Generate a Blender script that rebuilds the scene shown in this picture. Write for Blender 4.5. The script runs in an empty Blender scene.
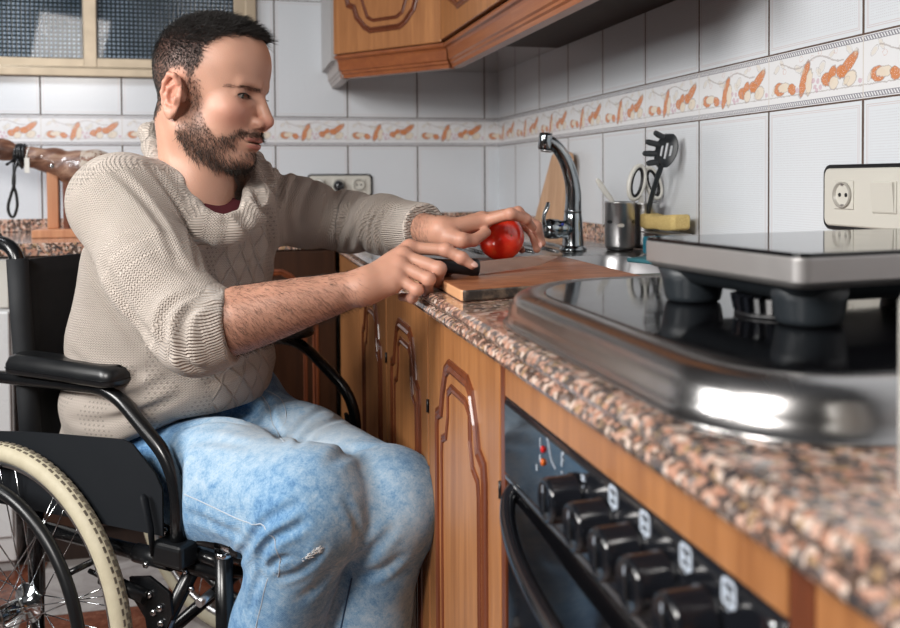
import bpy, math, random
import numpy as np
from mathutils import Vector, Matrix, noise
S = bpy.context.scene
COL = S.collection
random.seed(7); RNG = np.random.default_rng(11)
rad = math.radians
# ---------------------------------------------------------------- camera, light, exposure
CAMP = (-0.9455, -3.1530, 1.0437)
yaw, pitch, roll = 0.23734, -0.02739, -0.00696
cd = bpy.data.cameras.new('camera'); cam = bpy.data.objects.new('camera', cd); COL.objects.link(cam)
cd.sensor_width = 36; cd.lens = 35.833; cd.shift_y = -111.0 / 900; cd.clip_start = 0.02
_f = Vector((math.sin(yaw) * math.cos(pitch), math.cos(yaw) * math.cos(pitch), math.sin(pitch)))
_r = Vector((math.cos(yaw), -math.sin(yaw), 0)); _u = _r.cross(_f)
_r2 = math.cos(roll) * _r + math.sin(roll) * _u; _u2 = -math.sin(roll) * _r + math.cos(roll) * _u
cam.matrix_world = Matrix(((_r2.x, _u2.x, -_f.x, CAMP[0]), (_r2.y, _u2.y, -_f.y, CAMP[1]), (_r2.z, _u2.z, -_f.z, CAMP[2]), (0, 0, 0, 1)))
S.camera = cam
cd.dof.use_dof = True; cd.dof.focus_distance = 1.42; cd.dof.aperture_fstop = 5.0
wd = bpy.data.worlds.new('world'); S.world = wd; wd.use_nodes = True
wd.node_tree.nodes['Background'].inputs[0].default_value = (0.55, 0.65, 0.8, 1)
wd.node_tree.nodes['Background'].inputs[1].default_value = 0.05
def area(name, loc, target, size, power, color, sy=None):
    l = bpy.data.lights.new(name, 'AREA'); l.energy = power; l.color = color; l.size = size
    if sy: l.shape = 'RECTANGLE'; l.size_y = sy
    o = bpy.data.objects.new(name, l); COL.objects.link(o); o.location = loc
    o.rotation_euler = (Vector(target) - Vector(loc)).to_track_quat('-Z', 'Y').to_euler(); return o
area('softbox_lamp', (-2.0, -3.25, 1.90), (-0.70, -1.60, 0.90), 0.50, 36, (1.0, 0.96, 0.92))
area('side_area_light', (-2.75, -2.25, 1.72), (-.6, -1.75, 0.90), .8, 17, (1.0, 0.985, 0.96), .7).data.spread = rad(105)  # unseen light from the left, added without any window there
area('back_wall_fill', (-2.35, -.85, 2.38), (-1.85, -.15, 1.0), 0.4, 9, (0.93, 0.96, 1.0)).data.spread = rad(95)  # unseen fill added to brighten the left part of the back wall
S.view_settings.view_transform = 'Standard'; S.view_settings.look = 'None'
S.view_settings.gamma = 1; S.view_settings.exposure = 0.1; S.view_settings.use_curve_mapping = False
# ---------------------------------------------------------------- mesh helpers
class MB:
    def __init__(s): s.v = []; s.f = []; s.sm = []
    def add(s, vs, fs, smooth=False):
        n = len(s.v); s.v += [tuple(v) for v in vs]; s.f += [tuple(i + n for i in f) for f in fs]; s.sm += [smooth] * len(fs); return s
    def box(s, lo, hi, M=None):
        x0, y0, z0 = lo; x1, y1, z1 = hi
        vs = [(x0, y0, z0), (x1, y0, z0), (x1, y1, z0), (x0, y1, z0), (x0, y0, z1), (x1, y0, z1), (x1, y1, z1), (x0, y1, z1)]
        if M is not None: vs = [M @ Vector(v) for v in vs]
        return s.add(vs, [(0, 3, 2, 1), (4, 5, 6, 7), (0, 1, 5, 4), (1, 2, 6, 5), (2, 3, 7, 6), (3, 0, 4, 7)])
    def bar(s, a, b, w, h, up=(0, 0, 1)):
        a = Vector(a); b = Vector(b); d = (b - a); L = d.length; d.normalize(); u = Vector(up); x = d.cross(u).normalized(); u = x.cross(d)
        M = Matrix(((d.x, x.x, u.x, a.x), (d.y, x.y, u.y, a.y), (d.z, x.z, u.z, a.z), (0, 0, 0, 1)))
        return s.box((0, -w / 2, -h / 2), (L, w / 2, h / 2), M)
    def tube(s, path, r, seg=16, closed=False, caps=True, flat=None, up=None):
        P = [Vector(p) for p in path]; n = len(P)
        R = r if hasattr(r, '__len__') else [r] * n
        vs = []; nrm = None
        for i, p in enumerate(P):
            if closed: t = (P[(i + 1) % n] - P[i - 1]).normalized()
            else: t = (P[min(i + 1, n - 1)] - P[max(i - 1, 0)]).normalized()
            if up is not None: nrm = Vector(up)
            elif nrm is None:
                nrm = Vector((0, 0, 1)) if abs(t.z) < .9 else Vector((1, 0, 0))
            nrm = (nrm - t * nrm.dot(t)).normalized(); b = t.cross(nrm)
            fl = flat if flat else 1
            for k in range(seg):
                a = 2 * math.pi * k / seg
                vs.append(p + (nrm * math.cos(a) * fl + b * math.sin(a)) * R[i])
        fs = []
        for i in range(n if closed else n - 1):
            j = (i + 1) % n
            for k in range(seg):
                q = (k + 1) % seg; fs.append((i * seg + k, i * seg + q, j * seg + q, j * seg + k))
        s.add(vs, fs, True)
        if caps and not closed:
            m = len(s.v) - n * seg
            s.f.append(tuple(m + k for k in range(seg))[::-1]); s.f.append(tuple(m + (n - 1) * seg + k for k in range(seg))); s.sm += [False, False]
        return s
    def lathe(s, prof, c=(0, 0, 0), axis=(0, 0, 1), seg=40, smooth=True):
        ax = Vector(axis).normalized(); q = Vector((0, 0, 1)).rotation_difference(ax).to_matrix(); c = Vector(c)
        vs = []; fs = []; n = len(prof)
        for (r, z) in prof:
            for k in range(seg):
                a = 2 * math.pi * k / seg; vs.append(c + q @ Vector((r * math.cos(a), r * math.sin(a), z)))
        for i in range(n - 1):
            for k in range(seg):
                j = (k + 1) % seg; fs.append((i * seg + k, i * seg + j, (i + 1) * seg + j, (i + 1) * seg + k))
        s.add(vs, fs, smooth)
        m = len(s.v) - n * seg
        if prof[0][0] > 1e-4: s.f.append(tuple(m + k for k in range(seg))[::-1]); s.sm.append(False)
        if prof[-1][0] > 1e-4: s.f.append(tuple(m + (n - 1) * seg + k for k in range(seg))); s.sm.append(False)
        return s
    def prism(s, poly, z0, z1, M=None):
        n = len(poly); vs = [(x, y, z0) for x, y in poly] + [(x, y, z1) for x, y in poly]
        if M is not None: vs = [M @ Vector(v) for v in vs]
        return s.add(vs, [tuple(range(n))[::-1], tuple(range(n, 2 * n))] + [(i, (i + 1) % n, n + (i + 1) % n, n + i) for i in range(n)])
    def sweep(s, path, prof, closed=False, nrm=(0, 0, 1), smooth=False):
        """prof: (side, up) pairs; side is perpendicular to the path in its plane"""
        P = [Vector(p) for p in path]; N = Vector(nrm); n = len(P); m = len(prof); vs = []
        for i in range(n):
            if closed: a, b = (P[i] - P[i - 1]).normalized(), (P[(i + 1) % n] - P[i]).normalized()
            else: a = (P[i] - P[max(i - 1, 0)]).normalized() if i else (P[1] - P[0]).normalized(); b = (P[i + 1] - P[i]).normalized() if i < n - 1 else a
            t = (a + b).normalized(); sd = t.cross(N).normalized(); k = 1 / max(.5, t.dot(b))
            for (u, w) in prof: vs.append(P[i] + sd * u * k + N * w)
        fs = [(i * m + k, i * m + (k + 1) % m, ((i + 1) % n) * m + (k + 1) % m, ((i + 1) % n) * m + k) for i in range(n if closed else n - 1) for k in range(m)]
        if not closed: fs += [tuple(range(m))[::-1], tuple((n - 1) * m + k for k in range(m))]
        return s.add(vs, fs, smooth)
    def sphere(s, c, r, seg=16, rings=10, sc=(1, 1, 1), M=None):
        pr = []; vs = []; c = Vector(c)
        for i in range(rings + 1):
            th = math.pi * i / rings
            for k in range(seg):
                a = 2 * math.pi * k / seg
                w = Vector((math.sin(th) * math.cos(a) * sc[0], math.sin(th) * math.sin(a) * sc[1], -math.cos(th) * sc[2])) * r
                vs.append(c + (M @ w if M is not None else w))
        fs = [(i * seg + k, i * seg + (k + 1) % seg, (i + 1) * seg + (k + 1) % seg, (i + 1) * seg + k) for i in range(rings) for k in range(seg)]
        return s.add(vs, fs, True)
def obj(name, mb, mat, parent=None, bevel=0, loc=None, rotz=None, seg=2, smooth=None, auto=False):
    me = bpy.data.meshes.new(name); me.from_pydata([tuple(v) for v in mb.v], [], mb.f); me.update()
    if smooth is not None: sm = [smooth] * len(mb.f)
    else: sm = mb.sm
    me.polygons.foreach_set('use_smooth', sm)
    if mat: me.materials.append(mat)
    o = bpy.data.objects.new(name, me); COL.objects.link(o)
    if parent: o.parent = parent
    if loc: o.location = loc
    if rotz is not None: o.rotation_euler.z = rotz
    import bmesh
    b = bmesh.new(); b.from_mesh(me); bmesh.ops.remove_doubles(b, verts=b.verts, dist=1e-6); bmesh.ops.recalc_face_normals(b, faces=b.faces); b.to_mesh(me); b.free()
    if bevel:
        m = o.modifiers.new('bevel', 'BEVEL'); m.width = bevel; m.segments = seg; m.limit_method = 'ANGLE'; m.angle_limit = rad(40); m.harden_normals = False
    return o
def tag(o, label=None, cat=None, group=None, kind=None):
    if label: o['label'] = label
    if cat: o['category'] = cat
    if group: o['group'] = group
    if kind: o['kind'] = kind
    return o
def thing(name, label, cat, loc=(0, 0, 0), rotz=0, group=None):
    o = bpy.data.objects.new(name, None); COL.objects.link(o); o.location = loc; o.rotation_euler = (0, 0, rotz); o.empty_display_size = .05
    return tag(o, label, cat, group)
def struct(name, mb, mat, bevel=0, parent=None):
    o = obj(name, mb, mat, parent, bevel); o['kind'] = 'structure'; return o
def arc(c, r, a0, a1, n, ex=(1, 0, 0), ey=(0, 1, 0)):
    c = Vector(c); ex = Vector(ex); ey = Vector(ey)
    return [c + ex * r * math.cos(rad(a0 + (a1 - a0) * i / n)) + ey * r * math.sin(rad(a0 + (a1 - a0) * i / n)) for i in range(n + 1)]
def smoothpath(pts, n=8):
    P = [Vector(p) for p in pts]; out = []
    for i in range(len(P) - 1):
        p0 = P[max(i - 1, 0)]; p1 = P[i]; p2 = P[i + 1]; p3 = P[min(i + 2, len(P) - 1)]
        for k in range(n):
            t = k / n; out.append(.5 * ((2 * p1) + (p2 - p0) * t + (2 * p0 - 5 * p1 + 4 * p2 - p3) * t * t + (3 * p1 - p0 - 3 * p2 + p3) * t ** 3))
    out.append(P[-1]); return out
def fillet(pts, r, n=6):
    P = [Vector(p) for p in pts]; out = [P[0]]
    for i in range(1, len(P) - 1):
        a = (P[i - 1] - P[i]); b = (P[i + 1] - P[i]); k = min(r, a.length * .49, b.length * .49); a.normalize(); b.normalize()
        s0 = P[i] + a * k; s1 = P[i] + b * k
        for j in range(n + 1):
            t = j / n; out.append((1 - t) ** 2 * s0 + 2 * t * (1 - t) * P[i] + t * t * s1)
    out.append(P[-1]); return out
# ---------------------------------------------------------------- materials
class NT:
    def __init__(s, name, rough=.5, metal=0, base=(.5, .5, .5), **kw):
        s.m = bpy.data.materials.new(name); s.m.use_nodes = True; s.t = s.m.node_tree; s.b = s.t.nodes['Principled BSDF']
        s.set('Roughness', rough); s.set('Metallic', metal); s.set('Base Color', (*base, 1))
        for k, v in kw.items(): s.set(k.replace('_', ' '), v)
    def set(s, k, v): s.b.inputs[k].default_value = v
    def n(s, typ, ins=None, **props):
        nd = s.t.nodes.new('ShaderNode' + typ)
        for k, v in props.items(): setattr(nd, k, v)
        for k, v in (ins or {}).items():
            if hasattr(v, 'is_linked') or isinstance(v, bpy.types.NodeSocket): s.t.links.new(v, nd.inputs[k])
            else: nd.inputs[k].default_value = v
        return nd
    def math(s, op, a, b=None, c=None, clamp=False):
        ins = {0: a}
        if b is not None: ins[1] = b
        if c is not None: ins[2] = c
        nd = s.n('Math', ins, operation=op); nd.use_clamp = clamp; return nd.outputs[0]
    def pos(s, kind='Object'): return s.n('TexCoord').outputs[kind]
    def mapping(s, vec, sc=(1, 1, 1), loc=(0, 0, 0), rot=(0, 0, 0)): return s.n('Mapping', {'Vector': vec, 'Scale': sc, 'Location': loc, 'Rotation': rot}).outputs[0]
    def noise(s, vec, sc, det=3, rough=.5, dist=0): return s.n('TexNoise', {'Vector': vec, 'Scale': sc, 'Detail': det, 'Roughness': rough, 'Distortion': dist}).outputs[0]
    def ramp(s, fac, stops, interp='LINEAR'):
        nd = s.n('ValToRGB', {0: fac}); cr = nd.color_ramp; cr.interpolation = interp
        while len(cr.elements) < len(stops): cr.elements.new(.5)
        for e, (p, c) in zip(cr.elements, stops): e.position = p; e.color = (*c, 1) if len(c) == 3 else c
        return nd.outputs[0]
    def mix(s, fac, a, b, blend='MIX'):
        nd = s.n('Mix', data_type='RGBA', blend_type=blend)
        for i, v in ((0, fac), (6, a), (7, b)):
            if isinstance(v, bpy.types.NodeSocket): s.t.links.new(v, nd.inputs[i])
            else: nd.inputs[i].default_value = (*v, 1) if (i and len(v) == 3) else v
        return nd.outputs[2]
    def link(s, sock, name): s.t.links.new(sock, s.b.inputs[name])
    def bump(s, h, strength=.3, dist=.002): s.link(s.n('Bump', {'Strength': strength, 'Distance': dist, 'Height': h}).outputs[0], 'Normal')
    def sep(s, vec): return s.n('SeparateXYZ', {0: vec}).outputs
def plain(name, base, rough=.5, metal=0, bump=None, var=.0, **kw):
    m = NT(name, rough, metal, base, **kw); p = m.pos()
    if var:
        n_ = m.noise(p, 14, 4); m.link(m.mix(n_, tuple(c * (1 - var) for c in base), tuple(min(1, c * (1 + var)) for c in base)), 'Base Color')
    if bump: m.bump(m.noise(p, bump[0], 4), bump[1], bump[2] if len(bump) > 2 else .001)
    r = m.noise(p, 25, 3); m.link(m.math('MULTIPLY_ADD', r, .15, max(0, rough - .07)), 'Roughness')
    return m.m
def wood(name, c0, c1, sc=1.0, rough=.38, grain='Z', coat=.25):
    m = NT(name, rough); p = m.pos(); st = {'Z': (1, 1, .06), 'X': (.06, 1, 1), 'Y': (1, .06, 1)}[grain]
    q = m.mapping(p, tuple(a * sc for a in st)); n1 = m.noise(q, 38, 5, .6, .6); n2 = m.noise(q, 190, 3, .6)
    w = m.math('ADD', m.math('MULTIPLY', n1, .7), m.math('MULTIPLY', n2, .3))
    m.link(m.ramp(w, [(.3, c0), (.52, tuple((a + b) / 2 for a, b in zip(c0, c1))), (.72, c1)]), 'Base Color')
    m.bump(n2, .12, .0006); m.set('Coat Weight', coat); m.set('Coat Roughness', .25); return m.m
def ellmask(m, u, v, cx, cy, rx, ry, ang=0):
    """1 inside a rotated ellipse in tile space"""
    c, s_ = math.cos(rad(ang)), math.sin(rad(ang))
    du = m.math('SUBTRACT', u, cx); dv = m.math('SUBTRACT', v, cy)
    a = m.math('DIVIDE', m.math('ADD', m.math('MULTIPLY', du, c), m.math('MULTIPLY', dv, s_)), rx)
    b = m.math('DIVIDE', m.math('SUBTRACT', m.math('MULTIPLY', dv, c), m.math('MULTIPLY', du, s_)), ry)
    r = m.math('ADD', m.math('MULTIPLY', a, a), m.math('MULTIPLY', b, b))
    return r
ZB = 1.161; ZBT = 1.261
def tile_material(name, axis, off):
    """white dotted tiles 25 x 40 cm, brown grout, a 10 cm border row with fruit; along = distance along the wall"""
    m = NT(name, .22); p = m.pos('Object'); X, Y, Z = m.sep(p)
    al = m.math('ADD', X, off) if axis == 'x' else m.math('SUBTRACT', off, Y)
    z = Z
    tu = m.math('DIVIDE', al, .25); u = m.math('FRACT', tu)                      # 0..1 across a tile
    um = m.math('MULTIPLY', u, .25)                                                   # metres
    eu = m.math('MINIMUM', um, m.math('SUBTRACT', .25, um))                           # distance to the vertical joint
    up = m.math('GREATER_THAN', z, (ZB + ZBT) / 2)
    zu = m.math('SUBTRACT', z, ZBT); zd = m.math('SUBTRACT', ZB, z)
    zz = m.math('ADD', m.math('MULTIPLY', zu, up), m.math('MULTIPLY', zd, m.math('SUBTRACT', 1, up)))
    inb = m.math('LESS_THAN', zz, 0)                                                  # inside border row
    rz = m.math('MULTIPLY', m.math('FRACT', m.math('DIVIDE', zz, .4)), .4)
    ez = m.math('MINIMUM', rz, m.math('SUBTRACT', .4, rz))
    bz = m.math('SUBTRACT', z, ZB); ebz = m.math('MINIMUM', bz, m.math('SUBTRACT', .1, bz))
    big = m.math('SUBTRACT', 1, inb)
    # grout
    gv = m.math('MULTIPLY', m.math('LESS_THAN', eu, .0026), big); gh = m.math('MULTIPLY', m.math('LESS_THAN', ez, .0016), big)
    gb = m.math('MULTIPLY', m.math('LESS_THAN', ebz, .0014), inb)
    gl = m.math('MULTIPLY', m.math('LESS_THAN', eu, .0011), inb)                     # pale joints between border tiles
    grout = m.math('MAXIMUM', m.math('MAXIMUM', gv, gh), gb)
    # pinkish double line inside the big tiles, dotted weave
    e = m.math('MINIMUM', eu, ez)
    l1 = m.math('COMPARE', e, .0085, .0007); l2 = m.math('COMPARE', e, .0115, .0006)
    ln = m.math('MULTIPLY', m.math('MAXIMUM', l1, l2), big)
    inside = m.math('MULTIPLY', m.math('GREATER_THAN', e, .016), big)
    fx = m.math('FRACT', m.math('DIVIDE', al, .0042)); fz = m.math('FRACT', m.math('DIVIDE', z, .0042))
    gx = m.math('GREATER_THAN', fx, .55); gz = m.math('GREATER_THAN', fz, .7)
    big8 = m.math('GREATER_THAN', m.math('FRACT', m.math('DIVIDE', z, .0252)), .3)
    big9 = m.math('GREATER_THAN', m.math('FRACT', m.math('DIVIDE', al, .0252)), .25)
    dots = m.math('MULTIPLY', m.math('MULTIPLY', gx, gz), m.math('MULTIPLY', inside, m.math('MAXIMUM', big8, big9)))
    base = m.mix(m.noise(p, 3, 3), (.64, .685, .73), (.70, .735, .77))
    c = m.mix(m.math('MULTIPLY', dots, .42), base, (.42, .36, .40)); c = m.mix(m.math('MULTIPLY', ln, .45), c, (.52, .36, .34))
    # border art in (u, v)
    v = m.math('DIVIDE', bz, .1)
    wob = m.math('MULTIPLY', m.math('SUBTRACT', m.noise(p, 190, 2), .5), .05)
    uw = m.math('MULTIPLY', m.math('ADD', u, m.math('MULTIPLY', wob, .6)), 2.5); vw = m.math('ADD', v, wob)
    bc = m.mix(inb, c, (.74, .75, .77))
    def blob(cx, cy, rx, ry, ang, col, st=1.0, ring=False, spk=False):
        nonlocal bc
        r = ellmask(m, uw, vw, cx * 2.5, cy, rx, ry, ang)
        k = m.math('COMPARE', r, 1.0, .16) if ring else m.math('LESS_THAN', r, 1)
        k = m.math('MULTIPLY', k, inb); k = m.math('MULTIPLY', k, st)
        if spk: k = m.math('MULTIPLY', k, m.math('GREATER_THAN', m.noise(p, 500, 2), .36))
        bc = m.mix(k, bc, col)
    OR = (.60, .215, .075); CR = (.74, .66, .55); LN = (.33, .28, .27); PK = (.55, .33, .42); YL = (.66, .58, .44)
    for (cx, cy, rx, ry, ang, col) in [(.13, .36, .10, .14, 80, OR), (.185, .38, .07, .16, 90, CR), (.275, .33, .08, .10, 60, OR), (.415, .47, .28, .085, 68, OR), (.465, .40, .19, .075, 80, CR),
                                       (.655, .40, .095, .13, 80, OR), (.70, .46, .14, .08, 60, OR), (.72, .33, .10, .09, 40, CR), (.86, .58, .25, .085, 38, OR), (.80, .49, .09, .12, 80, OR), (.88, .36, .13, .10, 20, CR)]:
        rx *= 1.16; ry *= 1.16; blob(cx, cy, rx, ry, ang, col, .95, spk=(col is OR)); blob(cx, cy, rx, ry, ang, LN, .55, True)
    for (cx, cy) in [(.335, .30), (.53, .31), (.56, .40), (.585, .29), (.545, .25), (.51, .42), (.97, .30)]: blob(cx, cy, .045, .045, 0, PK, .6)
    for (cx, cy, rx, ry, ang) in [(.10, .72, .10, .05, 40), (.16, .80, .10, .04, 120), (.35, .66, .12, .06, -20), (.40, .60, .09, .05, 50), (.60, .62, .11, .07, 50), (.565, .55, .09, .05, 120), (.87, .82, .11, .05, -50), (.70, .80, .08, .04, 30), (.93, .75, .07, .04, 60), (.06, .35, .1, .04, 60), (.84, .33, .1, .05, 40)]:
        blob(cx, cy, rx, ry, ang, LN, .5, True); blob(cx, cy, rx * .8, ry * .8, ang, YL, .4)
    for (cx, cy) in [(.19, .66), (.38, .82), (.58, .86), (.50, .80), (.74, .84)]: blob(cx, cy, .045, .045, 0, (.6, .40, .36), .8, True)
    st = m.math('ADD', .74, m.math('MULTIPLY', m.math('SINE', m.math('MULTIPLY', u, 14)), .07))
    stem = m.math('MULTIPLY', m.math('COMPARE', vw, st, .014), m.math('MULTIPLY', inb, m.math('COMPARE', u, .48, .34)))
    gnd = m.math('MULTIPLY', m.math('COMPARE', vw, .225, .010), inb)
    bc = m.mix(m.math('MULTIPLY', m.math('MAXIMUM', stem, gnd), .55), bc, LN)
    # chain bands
    band = m.math('COMPARE', m.math('ABSOLUTE', m.math('SUBTRACT', v, .5)), .43, .030)
    ch = m.math('GREATER_THAN', m.math('SINE', m.math('ADD', m.math('MULTIPLY', al, 1050), m.math('MULTIPLY', v, 70))), -.1)
    lines = m.math('COMPARE', m.math('ABSOLUTE', m.math('SUBTRACT', m.math('ABSOLUTE', m.math('SUBTRACT', v, .5)), .43)), .036, .006)
    bm = m.math('MULTIPLY', m.math('MAXIMUM', m.math('MULTIPLY', band, ch), lines), inb)
    bc = m.mix(m.math('MULTIPLY', bm, .8), bc, (.15, .15, .19))
    bc = m.mix(gl, bc, (.62, .58, .54))
    bc = m.mix(grout, bc, m.mix(m.noise(p, 60, 3), (.045, .028, .02), (.14, .09, .07)))
    m.link(bc, 'Base Color')
    m.link(m.math('ADD', m.math('MULTIPLY', grout, .5), .24), 'Roughness')
    h = m.math('SUBTRACT', m.math('MULTIPLY', m.math('SUBTRACT', 1, grout), 1.0), m.math('MULTIPLY', dots, .12))
    m.bump(h, .35, .0012); return m.m
M = {}
M['tile_back'] = tile_material('glazed_tile_back', 'x', .0514 + 2.5)
M['tile_right'] = tile_material('glazed_tile_right', 'y', 1.0 - .2071)
M['wood'] = wood('honey_oak', (.26, .098, .032), (.50, .222, .080))
M['wood_h'] = wood('honey_oak_rail', (.20, .05, .014), (.36, .115, .032), grain='X', coat=.5)
M['wood_red'] = wood('red_brown_moulding', (.085, .021, .008), (.21, .057, .020), rough=.32, coat=.3)
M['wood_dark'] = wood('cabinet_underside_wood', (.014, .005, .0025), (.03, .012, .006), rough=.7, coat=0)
M['melamine'] = plain('grey_melamine', (.42, .41, .41), .45, bump=(60, .1))
def granite():
    m = NT('pink_granite', .16); p = m.pos(); q = m.mapping(p, (1, 1, .8))
    nz = m.n('TexNoise', {'Vector': q, 'Scale': 60, 'Detail': 2}).outputs[1]
    q2 = m.n('VectorMath', {0: q, 1: m.n('VectorMath', {0: nz, 3: .007}, operation='SCALE').outputs[0]}, operation='ADD').outputs[0]
    vo = m.n('TexVoronoi', {'Vector': q2, 'Scale': 190.0, 'Randomness': 1}); cell = m.sep(vo.outputs['Color'])
    col = m.ramp(cell[0], [(0, (.010, .010, .012)), (.26, (.040, .040, .045)), (.34, (.52, .30, .22)), (.48, (.66, .43, .34)), (.6, (.50, .25, .17)), (.72, (.72, .60, .52)), (.84, (.22, .21, .21)), (.92, (.36, .24, .12))], 'CONSTANT')
    f = m.noise(p, 420, 3, .7); col = m.mix(m.math('MULTIPLY', f, .45), col, (.45, .28, .20))
    big = m.noise(p, 95, 3, .6); k = m.math('LESS_THAN', big, .43); col = m.mix(m.math('MULTIPLY', k, .85), col, (.04, .04, .045))
    m.link(col, 'Base Color'); m.set('Coat Weight', .6); m.set('Coat Roughness', .08); m.bump(f, .04, .0004); return m.m
M['granite'] = granite()
M['alu'] = plain('bronze_anodised_aluminium', (.42, .345, .25), .42, .35, var=.06)
M['steel'] = plain('polished_steel', (.62, .61, .60), .16, 1, bump=(300, .03))
M['sink_steel'] = plain('sink_steel', (.36, .36, .36), .25, 1, bump=(300, .04))
M['steel_brushed'] = plain('brushed_steel', (.52, .52, .53), .34, 1, bump=(500, .08))
M['chrome'] = plain('chrome', (.55, .57, .59), .12, 1)
M['black_plastic'] = plain('black_plastic', (.007, .0075, .009), .38)
M['black_gloss'] = plain('black_enamel', (.008, .009, .012), .12, Coat_Weight=.5)
M['black_glass'] = plain('black_glass', (.004, .004, .005), .03, IOR=1.55)
M['grey_plastic'] = plain('dark_grey_plastic', (.018, .023, .028), .42)
M['white_plastic'] = plain('white_plastic', (.74, .73, .68), .35)
M['cream_plastic'] = plain('cream_socket_plastic', (.60, .585, .53), .3)
M['white_enamel'] = plain('white_enamel', (.75, .76, .77), .28)
M['wall_paint'] = plain('plaster', (.10, .11, .125), .8, bump=(90, .2))
def floor_mat():
    m = NT('marble_floor_tiles', .16); p = m.pos(); q = m.mapping(p, (1, 1, 1), (0.13, .2, 0), (0, 0, rad(0)))
    X, Y, Z = m.sep(q); a = m.math('DIVIDE', X, .33); b = m.math('DIVIDE', Y, .33)
    par = m.math('MODULO', m.math('ABSOLUTE', m.math('ADD', m.math('FLOOR', a), m.math('FLOOR', b))), 2)
    n1 = m.noise(p, 9, 6, .65, 1.5); n2 = m.noise(p, 30, 5, .7, .5)
    grey = m.ramp(n1, [(.3, (.50, .47, .45)), (.6, (.36, .33, .32)), (.75, (.25, .22, .21))])
    red = m.ramp(n2, [(.3, (.085, .025, .014)), (.55, (.17, .055, .03)), (.68, (.24, .10, .06)), (.8, (.40, .30, .24))])
    c = m.mix(par, grey, red)
    fa = m.math('FRACT', a); fb = m.math('FRACT', b)
    e = m.math('MINIMUM', m.math('MINIMUM', fa, m.math('SUBTRACT', 1, fa)), m.math('MINIMUM', fb, m.math('SUBTRACT', 1, fb)))
    c = m.mix(m.math('LESS_THAN', e, .006), c, (.25, .23, .21)); m.link(c, 'Base Color'); return m.m
M['floor'] = floor_mat()
# ---------------------------------------------------------------- room shell
XL, YN, ZC = -3.3, -4.7, 2.5
struct('floor', MB().box((XL - .1, YN - .1, -.08), (.1, .1, 0)), M['floor'])
struct('ceiling', MB().box((XL - .1, YN - .1, ZC), (.1, .1, ZC + .08)), M['wall_paint'])
struct('wall_right', MB().box((0, YN - .1, 0), (.1, .1, ZC)), M['tile_right'])
WX0, WX1, WZ0, WZ1 = -2.75, -.862, 1.385, 2.05
struct('wall_back', MB().box((XL - .1, 0, 0), (0, .1, WZ0)).box((XL - .1, 0, WZ1), (0, .1, ZC)).box((XL - .1, 0, WZ0), (WX0, .1, WZ1)).box((WX1, 0, WZ0), (0, .1, WZ1)), M['tile_back'])
struct('wall_left', MB().box((XL - .1, YN, 0), (XL, 0, ZC)), M['wall_paint'])
struct('wall_front', MB().box((XL, YN - .1, 0), (0, YN, ZC)), M['wall_paint'])
# window
def window():
    w = thing('window_1', None, None, (0, 0, 0)); w['kind'] = 'structure'
    f = MB()
    f.box((WX0, -.022, WZ0), (WX1, .06, WZ0 + .028)).box((WX0, -.012, WZ0 + .028), (WX1, .06, WZ0 + .034)).box((WX0, -.02, WZ1 - .04), (WX1, .06, WZ1)).box((WX0, -.02, WZ0), (WX0 + .04, .06, WZ1)).box((WX1 - .036, -.02, WZ0), (WX1, .06, WZ1))
    obj('window_frame', f, M['alu'], w, .003)
    xs = [-2.10, -1.43]
    # sliding sashes: left one behind, right one in front
    for x0, x1, y in ((WX0 + .04, -2.06, .018), (-2.10, -1.38, .026), (-1.415, WX1 - .034, .006)):
        s_ = MB(); a, b = y - .014, y + .014
        s_.box((x0, a, WZ0 + .03), (x1, b, WZ0 + .062)).box((x0, a, WZ1 - .08), (x1, b, WZ1 - .04)).box((x0, a - .002, WZ0 + .03), (x0 + .04, b, WZ1 - .04)).box((x1 - .04, a - .002, WZ0 + .03), (x1, b, WZ1 - .04))
        so = obj('window_sash', s_, M['alu'], w, .002)
        obj('window_pane', MB().box((x0 + .035, y - .003, WZ0 + .058), (x1 - .035, y + .003, WZ1 - .075)), M['window_glass'], so)
        obj('rubber_seal', MB().sweep([(x0 + .04, y - .008, WZ0 + .062), (x1 - .04, y - .008, WZ0 + .062), (x1 - .04, y - .008, WZ1 - .08), (x0 + .04, y - .008, WZ1 - .08)], [(-.003, -.002), (.003, -.002), (.003, .003), (-.003, .003)], True, (0, -1, 0)), M['black_plastic'], so)
def window_glass():
    m = NT('patterned_window_glass', .12); p = m.pos(); X, Y, Z = m.sep(p)
    fx = m.math('FRACT', m.math('DIVIDE', X, .0140)); fz = m.math('FRACT', m.math('DIVIDE', Z, .0138))
    du = m.math('ABSOLUTE', m.math('SUBTRACT', fx, .5)); dv = m.math('ABSOLUTE', m.math('SUBTRACT', fz, .5))
    sq = m.math('MULTIPLY', m.math('LESS_THAN', du, .27), m.math('LESS_THAN', dv, .23))
    n_ = m.noise(p, 3.2, 2); g = m.ramp(n_, [(.36, (.05, .08, .12)), (.66, (.36, .45, .56))])  # dimple highlights and their uneven brightness painted into the glass colour
    c = m.mix(sq, (.010, .018, .022), g); m.link(c, 'Base Color')
    h = m.math('SUBTRACT', 1, m.math('MAXIMUM', du, dv)); m.bump(h, .7, .003); m.set('Coat Weight', .15); return m.m
M['window_glass'] = window_glass()
window()
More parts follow.
